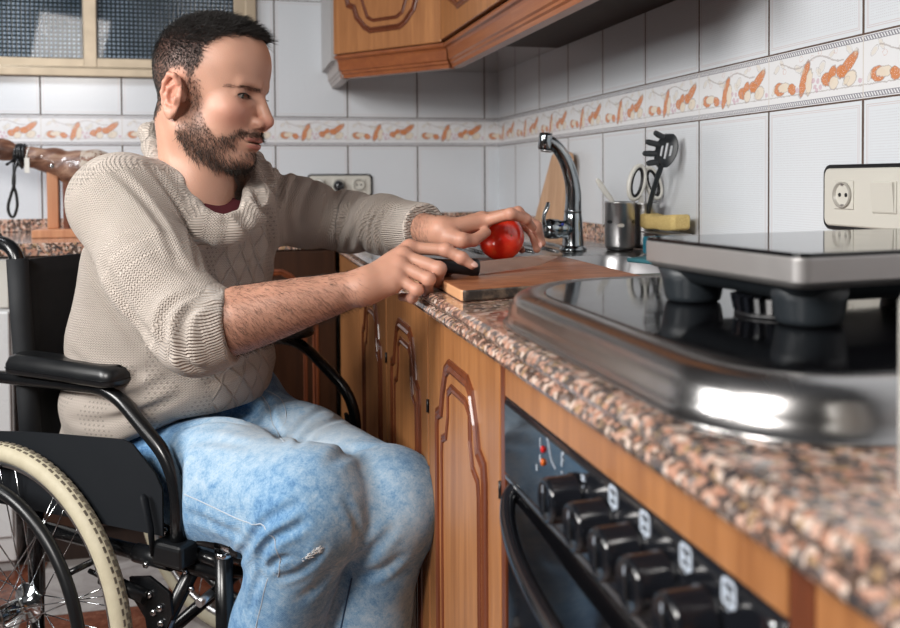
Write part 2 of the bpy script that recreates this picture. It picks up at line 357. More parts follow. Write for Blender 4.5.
# ---------------------------------------------------------------- worktops and cabinets
ZT = .88; XE = -.68; YE = -.60
SX0, SX1, SY0, SY1 = -.50, -.16, -1.78, -1.42      # bowl opening
def worktop():
    y0 = -3.6; e = .012
    a = MB().box((XE + e, y0, ZT - .034), (SX0, 0, ZT)).box((SX1, y0, ZT - .034), (0, 0, ZT)).box((SX0, y0, ZT - .034), (SX1, SY0, ZT)).box((SX0, SY1, ZT - .034), (SX1, 0, ZT))
    for o in (0, .0175):     # laminated edge: two half-round strips with a seam
        pr = [(x, z) for x, z in [(0, -.0165), (-.004, -.0165), (-.0095, -.013), (-.012, -.008), (-.0095, -.003), (-.004, 0), (0, 0)]]
        a.add([(XE + e + x, y, ZT - o + z) for y in (y0, YE) for x, z in pr], [(i, i + 1, i + 8, i + 7) for i in range(6)], False)
    t = obj('granite_worktop', a, M['granite']); tag(t, 'speckled pink granite worktop running along the right tiled wall over the oven', 'worktop')
    obj('backsplash_strip', MB().box((-.016, y0, ZT), (0, 0, ZT + .042)), M['granite'], t, .002)
    b = MB().box((XL, YE, ZT - .034), (XE + .0115, 0, ZT))
    t2 = obj('granite_worktop', b, M['granite'], None, .003); tag(t2, 'speckled granite worktop along the back wall beneath the window, behind the man', 'worktop')
    obj('backsplash_strip', MB().box((XL, -.016, ZT), (-.016, 0, ZT + .042)), M['granite'], t2, .002)
worktop()
def arch_outline(w, h, top=True, bottom=False, sh=.075, rise=.06):
    """closed outline of the raised panel, S-curved shoulders"""
    pts = []; hw = w / 2; fw = w * .19
    def side(sx, sz, z_end, z_sh):
        # from the straight side up to the flat end, S-curve
        q = [(hw, z_sh), (hw - .004, z_sh + sz * .018), (hw - .028, z_sh + sz * .028), (hw - .040, z_sh + sz * .060), (fw + .022, z_end - sz * .012), (fw, z_end)]
        return [(sx * x, z) for x, z in q]
    if top: up_r = side(1, 1, h / 2, h / 2 - .105); up_l = side(-1, 1, h / 2, h / 2 - .105)[::-1]
    else: up_r = [(hw, h / 2)]; up_l = [(-hw, h / 2)]
    if bottom: dn_l = side(-1, -1, -h / 2, -h / 2 + .105); dn_r = side(1, -1, -h / 2, -h / 2 + .105)[::-1]
    else: dn_l = [(-hw, -h / 2)]; dn_r = [(hw, -h / 2)]
    return up_r + up_l + dn_l + dn_r
def door(parent, loc, rotz, w, h, top=True, bottom=False, name='door', knob=None, mat=None):
    """door lies in local xz plane facing -y"""
    d = obj(name, MB().box((-w / 2, -.019, -h / 2), (w / 2, 0, h / 2)), mat or M['wood'], parent, .003, loc, rotz)
    for k, (ins, wd_, dp) in enumerate(((.060, .0095, .0055), (.089, .006, .0035))):
        o = arch_outline(w - 2 * ins, h - 2 * ins, top, bottom)
        path = [(x, -.0185, z) for x, z in o]
        pr = [(-wd_, 0), (-wd_ * .9, dp * .7), (-wd_ * .45, dp), (-wd_ * .1, dp * .35), (wd_ * .3, dp * .75), (wd_ * .9, dp * .55), (wd_, 0)]
        if k == 0: obj('panel_moulding', MB().sweep(path, pr, True, (0, -1, 0)), M['wood_red'], d)
        else: obj('raised_panel', MB().sweep(path, pr, True, (0, -1, 0)), M['wood_red'], d)
    return d
def base_cab(y0, y1, label, wood_m=None):
    t = thing('base_cabinet', label, 'cabinet', (-.33, (y0 + y1) / 2, 0), -math.pi / 2, 'doored base cabinets under the right worktop')
    w = y1 - y0
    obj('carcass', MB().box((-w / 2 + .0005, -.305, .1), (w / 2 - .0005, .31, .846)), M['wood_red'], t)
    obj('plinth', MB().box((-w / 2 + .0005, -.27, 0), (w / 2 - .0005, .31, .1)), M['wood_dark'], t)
    d = door(t, (0, -.306, .475), 0, w - .006, .735)
    for z in (-.24, .215):
        obj('hinge', MB().tube([(w / 2 - .0015, -.0195, z - .010), (w / 2 - .0015, -.0195, z + .010)], .0022, 10), M['black_plastic'], d)
    return t
# rotz=-90: local -y -> world -x ; local x -> world -y
base_cab(-2.188, -1.80, 'oak base cabinet with arched red-edged panel, nearest one beside the oven')
base_cab(-1.798, -1.41, 'oak base cabinet with arched panel directly behind the man\'s far knee')
base_cab(-1.408, -1.02, 'oak base cabinet under the right worktop, farthest and darkest, beside the inner corner')
def filler(y0, y1, label, z0=0):
    o = obj('filler_panel', MB().box((-.655, y0, z0), (-.02, y1, .846)), M['wood_red'], None, .001); tag(o, label, 'panel', None); return o
filler(-2.204, -2.1885, 'narrow red-brown upright strip between the cabinet door and the oven')
filler(-2.751, -2.729, 'narrow red-brown upright strip at the near side of the oven')
o = obj('side_panel', MB().box((-.655, -3.6, .0), (-.02, -2.7515, .846)), M['wood'], None, .001); tag(o, 'plain honey oak panel below the worktop at the near right, past the oven', 'panel')
o = obj('corner_filler_board', MB().box((-.655, -1.0195, 0), (-.02, -.62, .846)), M['wood'], None, .001); tag(o, 'dark wood corner panel where the two worktops meet', 'panel')
# back run
M['wood_shaded'] = wood('shaded_oak', (.020, .007, .003), (.055, .020, .008), coat=.1)  # cabinet wood darkened: shade of the back run put into its colour
def back_cab(x0, x1, label):
    t = thing('base_cabinet', label, 'cabinet', ((x0 + x1) / 2, -.29, 0), 0, 'doored base cabinets under the back worktop'); w = x1 - x0
    obj('carcass', MB().box((-w / 2 + .0005, -.28, .1), (w / 2 - .0005, .28, .846)), M['wood_shaded'], t)
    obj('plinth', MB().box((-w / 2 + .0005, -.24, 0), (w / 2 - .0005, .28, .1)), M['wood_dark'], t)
    door(t, (0, -.281, .475), 0, w - .006, .735, mat=M['wood_shaded']); return t
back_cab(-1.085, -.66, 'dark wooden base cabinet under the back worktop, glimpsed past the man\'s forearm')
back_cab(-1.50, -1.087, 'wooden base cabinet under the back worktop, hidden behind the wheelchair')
# white appliance at far left
t = thing('washing_machine', 'white appliance front under the back worktop, glimpsed at the left edge behind the wheelchair', 'appliance', (-1.83, -.3, 0))
obj('cabinet_body', MB().box((-.31, -.28, .03), (.31, .28, .842)), M['white_enamel'], t, .006)
obj('kick_plate', MB().box((-.30, -.262, 0), (.30, .25, .03)), M['melamine'], t)
obj('front_panel', MB().box((-.305, -.292, .10), (.305, -.2805, .70)), M['white_enamel'], t, .004)
obj('porthole_door', MB().lathe([(.19, 0), (.19, .02), (.15, .035), (.13, .03), (.001, .028)], (0, -.292, .42), (0, -1, 0)), M['grey_plastic'], t)
obj('control_strip', MB().box((-.305, -.290, .71), (.305, -.2805, .835)), M['white_plastic'], t, .003)
# ---------------------------------------------------------------- oven
def oven():
    yc = (-2.2045 - 2.7285) / 2; w = 2.7285 - 2.2045
    t = thing('built_in_oven', 'black built-in oven with a row of knobs under the worktop', 'oven', (-.33, yc, 0), -math.pi / 2)
    hw = w / 2 - .001
    obj('oven_body', MB().box((-hw, -.308, .15), (hw, .30, .8015)), M['black_plastic'], t)
    obj('top_board', MB().box((-hw, -.325, .802), (hw, .0, .845)), M['wood'], t, .001)
    obj('drawer_front', MB().box((-hw, -.325, .10), (hw, -.3, .148)), M['wood'], t, .002)
    cp = MB(); prof = [(-.310, .8015), (-.3225, .8012), (-.3265, .797), (-.3265, .715), (-.310, .715)]
    cp.add([(x, y, z) for x in (-hw, hw) for y, z in prof], [(i, (i + 1) % 5, (i + 1) % 5 + 5, i + 5) for i in range(5)] + [(0, 1, 2, 3, 4), (9, 8, 7, 6, 5)])
    panel = obj('control_panel', cp, M['black_gloss'], t, .003)
    wm = plain('printed_white', (.55, .62, .72), .5)
    fy = -.3270
    # positions along the panel in local x (0 = centre, + towards camera)
    kx = [-.046, .0157, .0687, .1212, .177]
    for i, x in enumerate(kx):
        k = obj('knob', MB().lathe([(.022, 0), (.022, .004), (.0205, .006), (.0200, .026), (.0190, .029), (.0165, .030), (.0155, .0285), (.001, .0285)], (x, fy + .001, .762), (0, -1, 0), 36), M['black_gloss'], t)
        obj('knob_grip', MB().box((x - .0022, fy - .0300, .752), (x + .0022, fy - .028, .776)), M['black_plastic'], k, .001)
        obj('knob_mark', MB().box((x - .0007, fy - .0305, .770), (x + .0007, fy - .0302, .776)), wm, k)
    # icons above the knobs
    def ring(mb, cx, cz, w_, h_, th):
        pts = []
        for (sx, sz, a0) in ((1, 1, 0), (-1, 1, 90), (-1, -1, 180), (1, -1, 270)):
            for j in range(5):
                a = rad(a0 + 22.5 * j); pts.append((cx + sx * (w_ / 2 - .003) + .003 * math.cos(a), fy, cz + sz * (h_ / 2 - .003) + .003 * math.sin(a)))
        mb.sweep(pts, [(-th / 2, 0), (th / 2, 0), (th / 2, .0003), (-th / 2, .0003)], True, (0, -1, 0))
    def mark(name, boxes):
        ic = MB()
        for x0, z0, x1, z1 in boxes: ic.box((x0, fy - .0003, z0), (x1, fy, z1))
        obj(name, ic, wm, panel)
    for i, x in enumerate((.035, .0913, .152, .205)):
        ic = MB(); ring(ic, x, .7915, .0135, .0145, .0026); obj('printed_icon_frame', ic, wm, panel)
        mark('printed_icon', [(x - .0042, .7880, x - .0022, .7950), (x - .0022, .7905, x + .0042, .7925), (x + .0022, .7880, x + .0042, .7905)])
        mark('printed_tick', [(x - .001, .7805, x + .001, .7820)])
    mark('printed_bar', [(-.0315, .7865, -.0235, .7883)]); mark('printed_bar', [(-.0315, .7835, -.0235, .7853)]); mark('printed_tick', [(-.0285, .7780, -.027, .7795)])
    mark('printed_thermometer', [(-.0795, .780, -.0775, .794), (-.0795, .792, -.0735, .794), (-.0795, .786, -.0745, .7875)]); mark('printed_dot', [(-.0795, .7735, -.0775, .7755)])
    mark('printed_letter', [(-.1385, .780, -.1370, .790)]); mark('printed_letter', [(-.1395, .766, -.1370, .773)]); mark('printed_zero', [(-.1500, .754, -.1475, .760)])
    rm = NT('red_lamp', .2, 0, (.5, .01, .01)); om = NT('amber_lamp', .2, 0, (.6, .12, .01))
    for nm, z, mm in (('red_indicator_light', .7805, rm), ('orange_indicator_light', .768, om)):
        obj(nm, MB().lathe([(.0035, 0), (.0035, .0015), (.0025, .0025), (.0002, .003)], (-.130, fy + .0005, z), (0, -1, 0), 16), mm.m, panel)
    obj('screw_cap', MB().lathe([(.004, 0), (.0035, .0015), (.0002, .002)], (.250, fy + .0005, .793), (0, -1, 0), 16), M['chrome'], panel)
    # thin curved line
    obj('printed_curve', MB().tube(smoothpath([(-.119, fy, .795), (-.114, fy, .789), (-.108, fy, .778), (-.096, fy, .772)], 6), .0004, 6), wm, panel)
    d = obj('oven_door', MB().box((-hw, -.3235, .155), (hw, -.3085, .709)), M['black_glass'], t, .004)
    obj('door_trim', MB().box((-hw, -.3255, .7095), (hw, -.3085, .7140)), M['steel_brushed'], t)
    h = MB().tube(smoothpath([(-.236, -.322, .706), (-.228, -.332, .696), (-.19, -.343, .680), (-.12, -.350, .664), (0, -.353, .655), (.12, -.350, .664), (.19, -.343, .680), (.228, -.332, .696), (.236, -.322, .706)], 8), .0085, 14)
    obj('door_handle', h, M['black_gloss'], d)
oven()
# ---------------------------------------------------------------- wall cabinets
def wall_cabs():
    LW, LD, zt = 1.43, 1.357, 2.15
    A, B = Vector((-.622, -.312, 0)), Vector((-.345, -.640, 0))
    t = thing('corner_wall_cabinet', 'diagonal corner wall cabinet with carved oak door above the worktop', 'wall cabinet', (-.3, -.3, 0))
    off = Vector((-.3, -.3, 0)); L = lambda x, y: (x + .3, y + .3)
    poly = [L(-.622, -.002), L(-.002, -.002), L(-.002, -.640), L(-.345, -.640), L(-.622, -.312)]
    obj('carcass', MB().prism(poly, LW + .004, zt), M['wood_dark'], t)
    obj('side_panel', MB().box((-.340, -.01, LW - .012), (-.3222, .298, zt)), M['melamine'], t)['label'] = 'grey melamine side panel'
    obj('underside', MB().prism([L(-.615, -.004), L(-.004, -.004), L(-.004, -.638), L(-.35, -.638), L(-.615, -.315)], LW - .002, LW + .0035), M['gloss_under'], t)
    d = (B - A); Ld = d.length; ang = math.atan2(d.y, d.x); mid = (A + B) / 2 - off
    n = Vector((d.y, -d.x, 0)).normalized()
    door(t, (mid.x + n.x * .001, mid.y + n.y * .001, (LW + .006 + zt - .01) / 2), ang, Ld - .008, zt - LW - .012, False, True)
    def rail(parent, pts, mat, name='light_rail', z1=LW + .004):
        pr = [(.007, .0), (.008, -.006), (.006, -.011), (-.002, -.014), (-.005, -.020), (-.008, -.046), (-.013, -.050), (-.013, -.056), (-.018, -.060), (-.019, -.070), (-.046, -.070), (-.046, -.01), (-.018, 0)]
        return obj(name, MB().sweep([Vector(p) for p in pts], pr, False, (0, 0, 1)), mat, parent)
    z = LW + .002
    rail(t, [(A.x + .3 - .002, A.y + .3 - .004, z), (B.x + .3 - .004, B.y + .3 - .002, z)], M['wood_h'])
    rail(t, [(-.3265, .297, z), (-.3265, -.014, z)], M['rail_lit'])['label'] = 'end of the light rail at the wall, paled for grazing light'
    # right run
    y = -.642; k = 0
    for i, (y0, y1, lab) in enumerate(((-1.24, -.6425, 'oak wall cabinet on the right wall, next to the corner cabinet'), (-1.84, -1.2405, 'oak wall cabinet on the right wall, nearer the camera'),)):
        t = thing('wall_cabinet', lab, 'wall cabinet', (-.17, (y0 + y1) / 2, 0), -math.pi / 2, 'wall cabinets on the right wall'); w = y1 - y0
        obj('carcass', MB().box((-w / 2, -.155, LW + .004), (w / 2, .168, zt)), M['wood_dark'], t)
        obj('underside', MB().box((-w / 2, -.15, LW - .002), (w / 2, .166, LW + .0035)), M['wood_dark'], t)
        door(t, (0, -.176, (LW + .006 + zt) / 2), 0, w - .006, zt - LW - .012, False, True)
        rail(t, [(-w / 2, -.178, z), (w / 2, -.178, z)], M['wood_h'])
        if i == 1: pass
m_ = NT('varnished_underside', .12, 0, (.20, .17, .16)); m_.set('Coat Weight', .8); M['gloss_under'] = m_.m
M['rail_lit'] = wood('flash_lit_rail', (.22, .17, .15), (.42, .36, .33), grain='X')  # rail wood paled to stand in for flash light grazing it
wall_cabs()
# ---------------------------------------------------------------- sink, tap
def rrect(x0, x1, y0, y1, r, n=8, z=0):
    out = []
    for cx, cy, a0 in ((x1 - r, y1 - r, 0), (x0 + r, y1 - r, 90), (x0 + r, y0 + r, 180), (x1 - r, y0 + r, 270)):
        for i in range(n + 1):
            a = rad(a0 + 90 * i / n); out.append((cx + r * math.cos(a), cy + r * math.sin(a), z))
    return out
def loft(mb, rings, cap0=False, cap1=True, smooth=True):
    n = len(rings[0]); vs = [p for r in rings for p in r]; fs = []
    for i in range(len(rings) - 1):
        for k in range(n): fs.append((i * n + k, i * n + (k + 1) % n, (i + 1) * n + (k + 1) % n, (i + 1) * n + k))
    mb.add(vs, fs, smooth); m = len(mb.v) - len(vs)
    if cap0: mb.f.append(tuple(m + k for k in range(n))[::-1]); mb.sm.append(False)
    if cap1: mb.f.append(tuple(m + (len(rings) - 1) * n + k for k in range(n))); mb.sm.append(False)
    return mb
def sink():
    t = thing('kitchen_sink', 'stainless steel sink and drainer set in the worktop around the tap', 'sink', (-.33, -1.4, ZT))
    def R(x0, x1, y0, y1, r, z): return [(x + .33, y + 1.4, z) for x, y, _ in rrect(x0, x1, y0, y1, r)]
    o0 = lambda d, z: R(-.56 + d, -.08 - d, -1.84 + d, -1.02 - d, .04, z)
    rim = MB(); bowl = lambda d, z: R(SX0 + .006 + d, SX1 - .006 - d, SY0 + .006 + d, SY1 - .006 - d, .05, z)
    loft(rim, [o0(0, .0005), o0(.002, .004), o0(.006, .005), bowl(-.012, .0035), bowl(-.002, .002)], False, False)
    obj('rim', rim, M['sink_steel'], t)
    b = MB(); loft(b, [bowl(-.002, .002), bowl(.002, -.01), bowl(.012, -.14), bowl(.03, -.155), bowl(.09, -.16)], False, True); obj('bowl', b, M['steel_brushed'], t)
    obj('drain', MB().lathe([(.035, 0), (.035, .002), (.022, .003), (.02, -.002), (.001, -.002)], (0, -.2, -.159)), M['chrome'], t)
    g = MB()
    for i in range(6): g.tube([(-.16 + i * .055, .06, .0052), (-.16 + i * .055, .32, .0056)], .0045, 8)
    obj('drainer_grooves', g, M['sink_steel'], t)
sink()
def tap():
    bx, by, bz = -.226, -1.318, .8855
    t = thing('mixer_tap', 'chrome mixer tap with tall curved spout and side lever', 'tap', (bx, by, bz))
    obj('base_ring', MB().lathe([(.030, 0), (.030, .003), (.026, .008), (.024, .010)], (0, 0, 0)), M['chrome_dark'], t)
    obj('tap_body', MB().lathe([(.026, .004), (.0235, .012), (.0215, .04), (.0205, .066), (.0190, .080), (.0175, .083), (.0165, .085), (.012, .086)], (0, 0, 0)), M['chrome_dark'], t)
    p = smoothpath([(0, 0, .082), (.001, -.001, .12), (-.004, -.002, .155), (-.016, -.004, .190), (-.032, -.006, .216), (-.050, -.008, .233), (-.064, -.009, .240)], 6)
    n = len(p); rr = [.0188 - .0066 * (i / (n - 1)) ** .8 for i in range(n)]
    sp = obj('spout', MB().tube(p, rr, 20), M['chrome_dark'], t)
    nz = obj('nozzle', MB().lathe([(.0135, .018), (.0150, .012), (.0150, -.014), (.0135, -.016), (.0125, -.018), (.001, -.017)], (-.0665, -.010, .236), (.12, 0, 1)), M['chrome_dark'], sp)
    obj('aerator', MB().lathe([(.0122, 0), (.0122, -.004), (.0005, -.004)], (-.064, -.010, .2175), (.12, 0, 1)), M['steel_brushed'], nz)
    obj('spout_ring', MB().lathe([(.018, -.002), (.0192, 0), (.0192, .003), (.018, .005)], (0, 0, .084)), M['chrome_dark'], sp)
    ax = Vector((-1, -.12, .05)).normalized()
    lv = obj('lever_hub', MB().lathe([(.0185, .010), (.0195, .030), (.0195, .036), (.0215, .038), (.0220, .058), (.0200, .066), (.013, .070), (.001, .071)], (0, 0, .045), ax), M['chrome_dark'], t)
    q = smoothpath([(-.060, -.008, .040), (-.070, -.010, .062), (-.069, -.010, .080), (-.062, -.009, .096), (-.060, -.009, .106)], 5)
    obj('lever_handle', MB().tube(q, [.009, .0095, .0095, .009, .008, .007, .0065, .006, .006, .006, .006, .0065, .007, .0072, .0074, .0074, .007, .0065, .006, .0055, .004][:len(q)], 14, flat=.6, up=(1, .1, 0)), M['chrome_dark'], lv)
    obj('cold_mark', MB().sphere((-.034, -.0265, .058), .0032, 12, 8), NT('blue_dot', .3, 0, (.02, .04, .35)).m, lv)['label'] = 'blue temperature dot'
M['chrome_dark'] = plain('chrome_tap_metal', (.33, .36, .38), .13, 1)
tap()
# ---------------------------------------------------------------- utensils
def holder(x, y, r, h, label, slots=True):
    t = thing('utensil_holder', label, 'utensil holder', (x, y, .8856), 0, 'steel utensil cups beside the tap')
    b = MB(); prof = [(r * .9, .004), (r, .010), (r, h - .002), (r + .0012, h), (r, h + .0012), (r - .0016, h), (r - .0016, .012), (.001, .012)]
    b.lathe(prof, (0, 0, 0)); obj('cup', b, M['steel_brushed'], t); obj('foot_ring', MB().lathe([(r * .85, 0), (r * .9, .002), (r * .88, .0045), (r * .5, .0045)]), M['black_plastic'], t)
    if slots:
        for a in (250, 205, 310, 20, 80, 140):
            ca = rad(a); c = Vector((math.cos(ca), math.sin(ca), 0)); tn = Vector((-c.y, c.x, 0))
            s_ = MB(); pts = []
            for k in range(20):
                th = 2 * math.pi * k / 20; u = .0075 * math.cos(th); w = .004 * math.sin(th) + (.055 if a not in (205, 310) else .062)
                aa = ca + u / r; pts.append(((r + .0006) * math.cos(aa), (r + .0006) * math.sin(aa), w))
            s_.add(pts, [tuple(range(20))], False); s_.add([(p[0] * .985, p[1] * .985, p[2]) for p in pts], [tuple(range(20))[::-1]], False)
            s_.f += [(k, (k + 1) % 20, 20 + (k + 1) % 20, 20 + k) for k in range(20)]; s_.sm += [False] * 20
            obj('drain_slot', s_, M['pale_slot'] if a in (250,) else M['black_plastic'], t)
    return t
M['pale_slot'] = plain('pale_slot', (.45, .42, .38), .5)
holder(-.128, -1.345, .0325, .104, 'perforated steel utensil cup nearest the tap, holding a white spatula')
holder(-.055, -1.315, .030, .100, 'steel utensil cup half hidden behind the sponge, holding scissors and a spaghetti server', False)
# white spatula handle leaning left out of the cup
b = MB().tube(smoothpath([(-.100, -1.337, .902), (-.140, -1.340, .985), (-.160, -1.342, 1.012), (-.176, -1.343, 1.034), (-.181, -1.343, 1.041)], 5), [.004] * 6 + [.0055, .006, .0062, .0064, .0066, .0066, .0066, .0064, .006, .0058, .0052, .0045, .004, .003, .001], 14, flat=.6, up=(0, 1, 0))
tag(obj('spatula', b, M['white_plastic']), 'white plastic handle of a spatula leaning left out of the steel cup', 'spatula')
def scissors():
    t = thing('scissors', 'kitchen scissors with white and black handle loops, standing in the rear steel cup', 'scissors', (-.055, -1.31, .90))
    for s_, (cx, cy, cz, ang, sc) in enumerate(((-.022, -.012, .132, 16, 1.0), (.026, .006, .130, -24, .95))):
        pts = []
        ca, sa = math.cos(rad(ang)), math.sin(rad(ang))
        for k in range(28):
            th = 2 * math.pi * k / 28; u = .0185 * math.cos(th) * sc; w = .038 * math.sin(th) * sc
            x = u * ca + w * -sa * (-1); z = -u * sa + w * ca
            pts.append((cx + x, cy + .15 * x, cz + z))
        h = obj('handle_loop', MB().tube(pts, .0052, 10, True, up=(0, 1, 0)), M['white_plastic'], t)
        pin = [(cx + (p[0] - cx) * .74, p[1] - .0005, cz + (p[2] - cz) * .84) for p in pts]
        obj('soft_grip', MB().tube(pin, .0042, 8, True, up=(0, 1, 0)), M['black_plastic'], h)
    obj('shank', MB().bar((-.012, -.010, .102), (.0, -.008, .02), .004, .012), M['white_plastic'], t)
    obj('shank', MB().bar((.018, .000, .102), (.004, -.002, .02), .004, .012), M['white_plastic'], t)
    bl = MB().prism([(-.009, -.002), (.009, -.002), (.001, .13)], -.001, .001, Matrix.Translation((0, -.005, .128 - .03)) @ Matrix.Rotation(rad(-90), 4, 'X'))
    obj('blade', MB().box((-.006, -.0065, .018), (.006, -.0035, .07)), M['steel'], t)
scissors()
def server():
    t = thing('spaghetti_server', 'dark grey slotted spaghetti server with curved prongs standing in the rear cup', 'utensil', (-.060, -1.33, .91))
    obj('handle', MB().tube(smoothpath([(.0, 0, 0), (.0, -.02, .07), (.002, -.052, .13), (.006, -.070, .162)], 6), [.005] * 6 + [.0058] * 7 + [.0062, .0064, .006, .0055, .005, .005], 12, flat=.7, up=(0, 1, 0)), M['grey_plastic'], t)
    # bowl of the server: half of a spoon shell in local frame, prongs along its left rim
    c = Vector((.012, -.078, .190)); ex = Vector((.97, -.16, .0)).normalized(); ez = Vector((.22, 0, 1)).normalized(); ey = ez.cross(ex).normalized()
    def pt(u, v, dep): return c + ex * u + ez * v + ey * dep
    nu, nv = 20, 26; vs = []; fs = []
    for sgn in (0, 1):
        for i in range(nu + 1):
            for j in range(nv + 1):
                a = -1 + 2 * i / nu; bb = -1 + 2 * j / nv; wd = .0250 * math.sqrt(max(0, 1 - (bb * .93) ** 2)); u = a * wd; v = bb * .037
                dep = .016 * (1 - (u / .029) ** 2) * (1 - .4 * bb * bb) - sgn * .0022
                vs.append(pt(u, v, dep))
    def idx(s_, i, j): return s_ * (nu + 1) * (nv + 1) + i * (nv + 1) + j
    slots = lambda i, j: (6 <= i <= 7 and 9 <= j <= 16) or (10 <= i <= 11 and 7 <= j <= 18) or (14 <= i <= 15 and 9 <= j <= 16)
    for i in range(nu):
        for j in range(nv):
            if slots(i, j): continue
            fs.append((idx(0, i, j), idx(0, i + 1, j), idx(0, i + 1, j + 1), idx(0, i, j + 1))); fs.append((idx(1, i, j), idx(1, i, j + 1), idx(1, i + 1, j + 1), idx(1, i + 1, j)))
            for (a, b, ni, nj) in (((i, j), (i + 1, j), i, j - 1), ((i + 1, j), (i + 1, j + 1), i + 1, j), ((i + 1, j + 1), (i, j + 1), i, j + 1), ((i, j + 1), (i, j), i - 1, j)):
                if not (0 <= ni < nu and 0 <= nj < nv) or slots(ni, nj): fs.append((idx(0, *a), idx(1, *a), idx(1, *b), idx(0, *b)))
    obj('slotted_bowl', MB().add(vs, fs, True), M['grey_plastic'], t)
    for v, L, dz in ((.029, .022, .010), (.013, .030, .006), (-.007, .030, .0), (-.025, .022, -.004)):
        w0 = .0250 * math.sqrt(max(0, 1 - (v / .037 * .93) ** 2))
        p = smoothpath([pt(-w0 + .004, v, .003), pt(-w0 - L * .45, v + dz * .5, -.004), pt(-w0 - L, v + dz, -.012)], 5)
        obj('prong', MB().tube(p, [.0068, .0068, .0067, .0066, .0066, .0066, .0064, .0062, .0058, .0048, .002], 12, flat=.75, up=ey), M['grey_plastic'], t)
server()
# yellow sponge lying on the back of the sink, teal scourer below
def sponge():
    sm = NT('yellow_foam', .8, 0, (.74, .55, .20)); p = sm.pos(); v = sm.n('TexVoronoi', {'Vector': p, 'Scale': 420.0}).outputs[0]
    sm.link(sm.mix(v, (.60, .42, .14), (.80, .62, .27)), 'Base Color'); sm.bump(v, .5, .002)
    mb = MB(); rings = []
    for k in range(25):
        u = k / 24; y = -.078 + .156 * u; pin = 1 - .16 * math.exp(-((u - .52) / .16) ** 2); e = min(u, 1 - u); ed = min(1, (e / .05) ** .5 if e < .05 else 1)
        e_ = .75 + .25 * ed
        rings.append([(a * .022 * e_, y, (b * .0165 * pin) * e_ - .004 * math.sin(u * 3)) for a, b in ((-1, -.75), (-.8, -1), (.8, -1), (1, -.75), (1, .75), (.8, 1), (-.8, 1), (-1, .75))])
    loft(mb, rings, True, True)
    t = thing('sponge', 'yellow foam sponge with a pinched waist lying behind the portable cooker', 'sponge', (-.050, -1.392, .950), rad(4))
    obj('foam_block', mb, sm.m, t)
    o = thing('sponge_rack', 'small dark rack carrying the yellow sponge behind the cooker', 'rack', (-.050, -1.392, .8858))
    obj('tray', MB().box((-.026, -.08, .036), (.026, .075, .0395)), M['steel_brushed'], o, .001)
    for x, y in ((-.02, -.07), (.02, -.07), (-.02, .065), (.02, .065)): obj('leg', MB().tube([(x, y, 0), (x, y, .0365)], .0022, 8), M['steel_brushed'], o)
    tm = NT('teal_scourer', .9, 0, (.0, .16, .24)); tm.bump(tm.noise(tm.pos(), 500, 3), .8, .002)
    tt = obj('scouring_pad', MB().box((-.034, -.045, 0), (.034, .045, .036)), tm.m, None, .004, (-.098, -1.500, .8858), rad(-8)); tag(tt, 'teal scouring pad on the sink edge beside the perforated steel cup', 'scouring pad')
    bl = obj('dish_cloth', MB().box((-.05, -.07, 0), (.05, .07, .008)), plain('blue_cloth', (.03, .14, .17), .85, bump=(200, .5)), None, .003, (-.165, -1.66, .8858), rad(20)); tag(bl, 'folded blue-green cloth on the sink behind the portable cooker', 'cloth')
sponge()
# board leaning on the right wall behind the tap
def lean_board():
    pl = [(-.535, 0), (-.800, 0), (-.806, .20), (-.802, .218), (-.79, .231), (-.77, .235), (-.675, .235), (-.655, .228), (-.648, .215)]
    mb = MB(); n = len(pl); lean = lambda z, x: (x - (.235 - z) * .10, z)
    vs = []
    for th in (0, -.014):
        for y, z in pl: vs.append((-.010 + th - (.235 - z) * .10, y, z + .001))
    mb.add(vs, [tuple(range(n)), tuple(range(n, 2 * n))[::-1]] + [(i, n + i, n + (i + 1) % n, (i + 1) % n) for i in range(n)])
    o = obj('cutting_board', mb, wood('pale_beech', (.40, .22, .12), (.66, .43, .27), .6, .55, coat=0), None, .002, (-.008, 0, .8805)); tag(o, 'pale wooden chopping board leaning on the tiles behind the tap', 'cutting board')
lean_board()
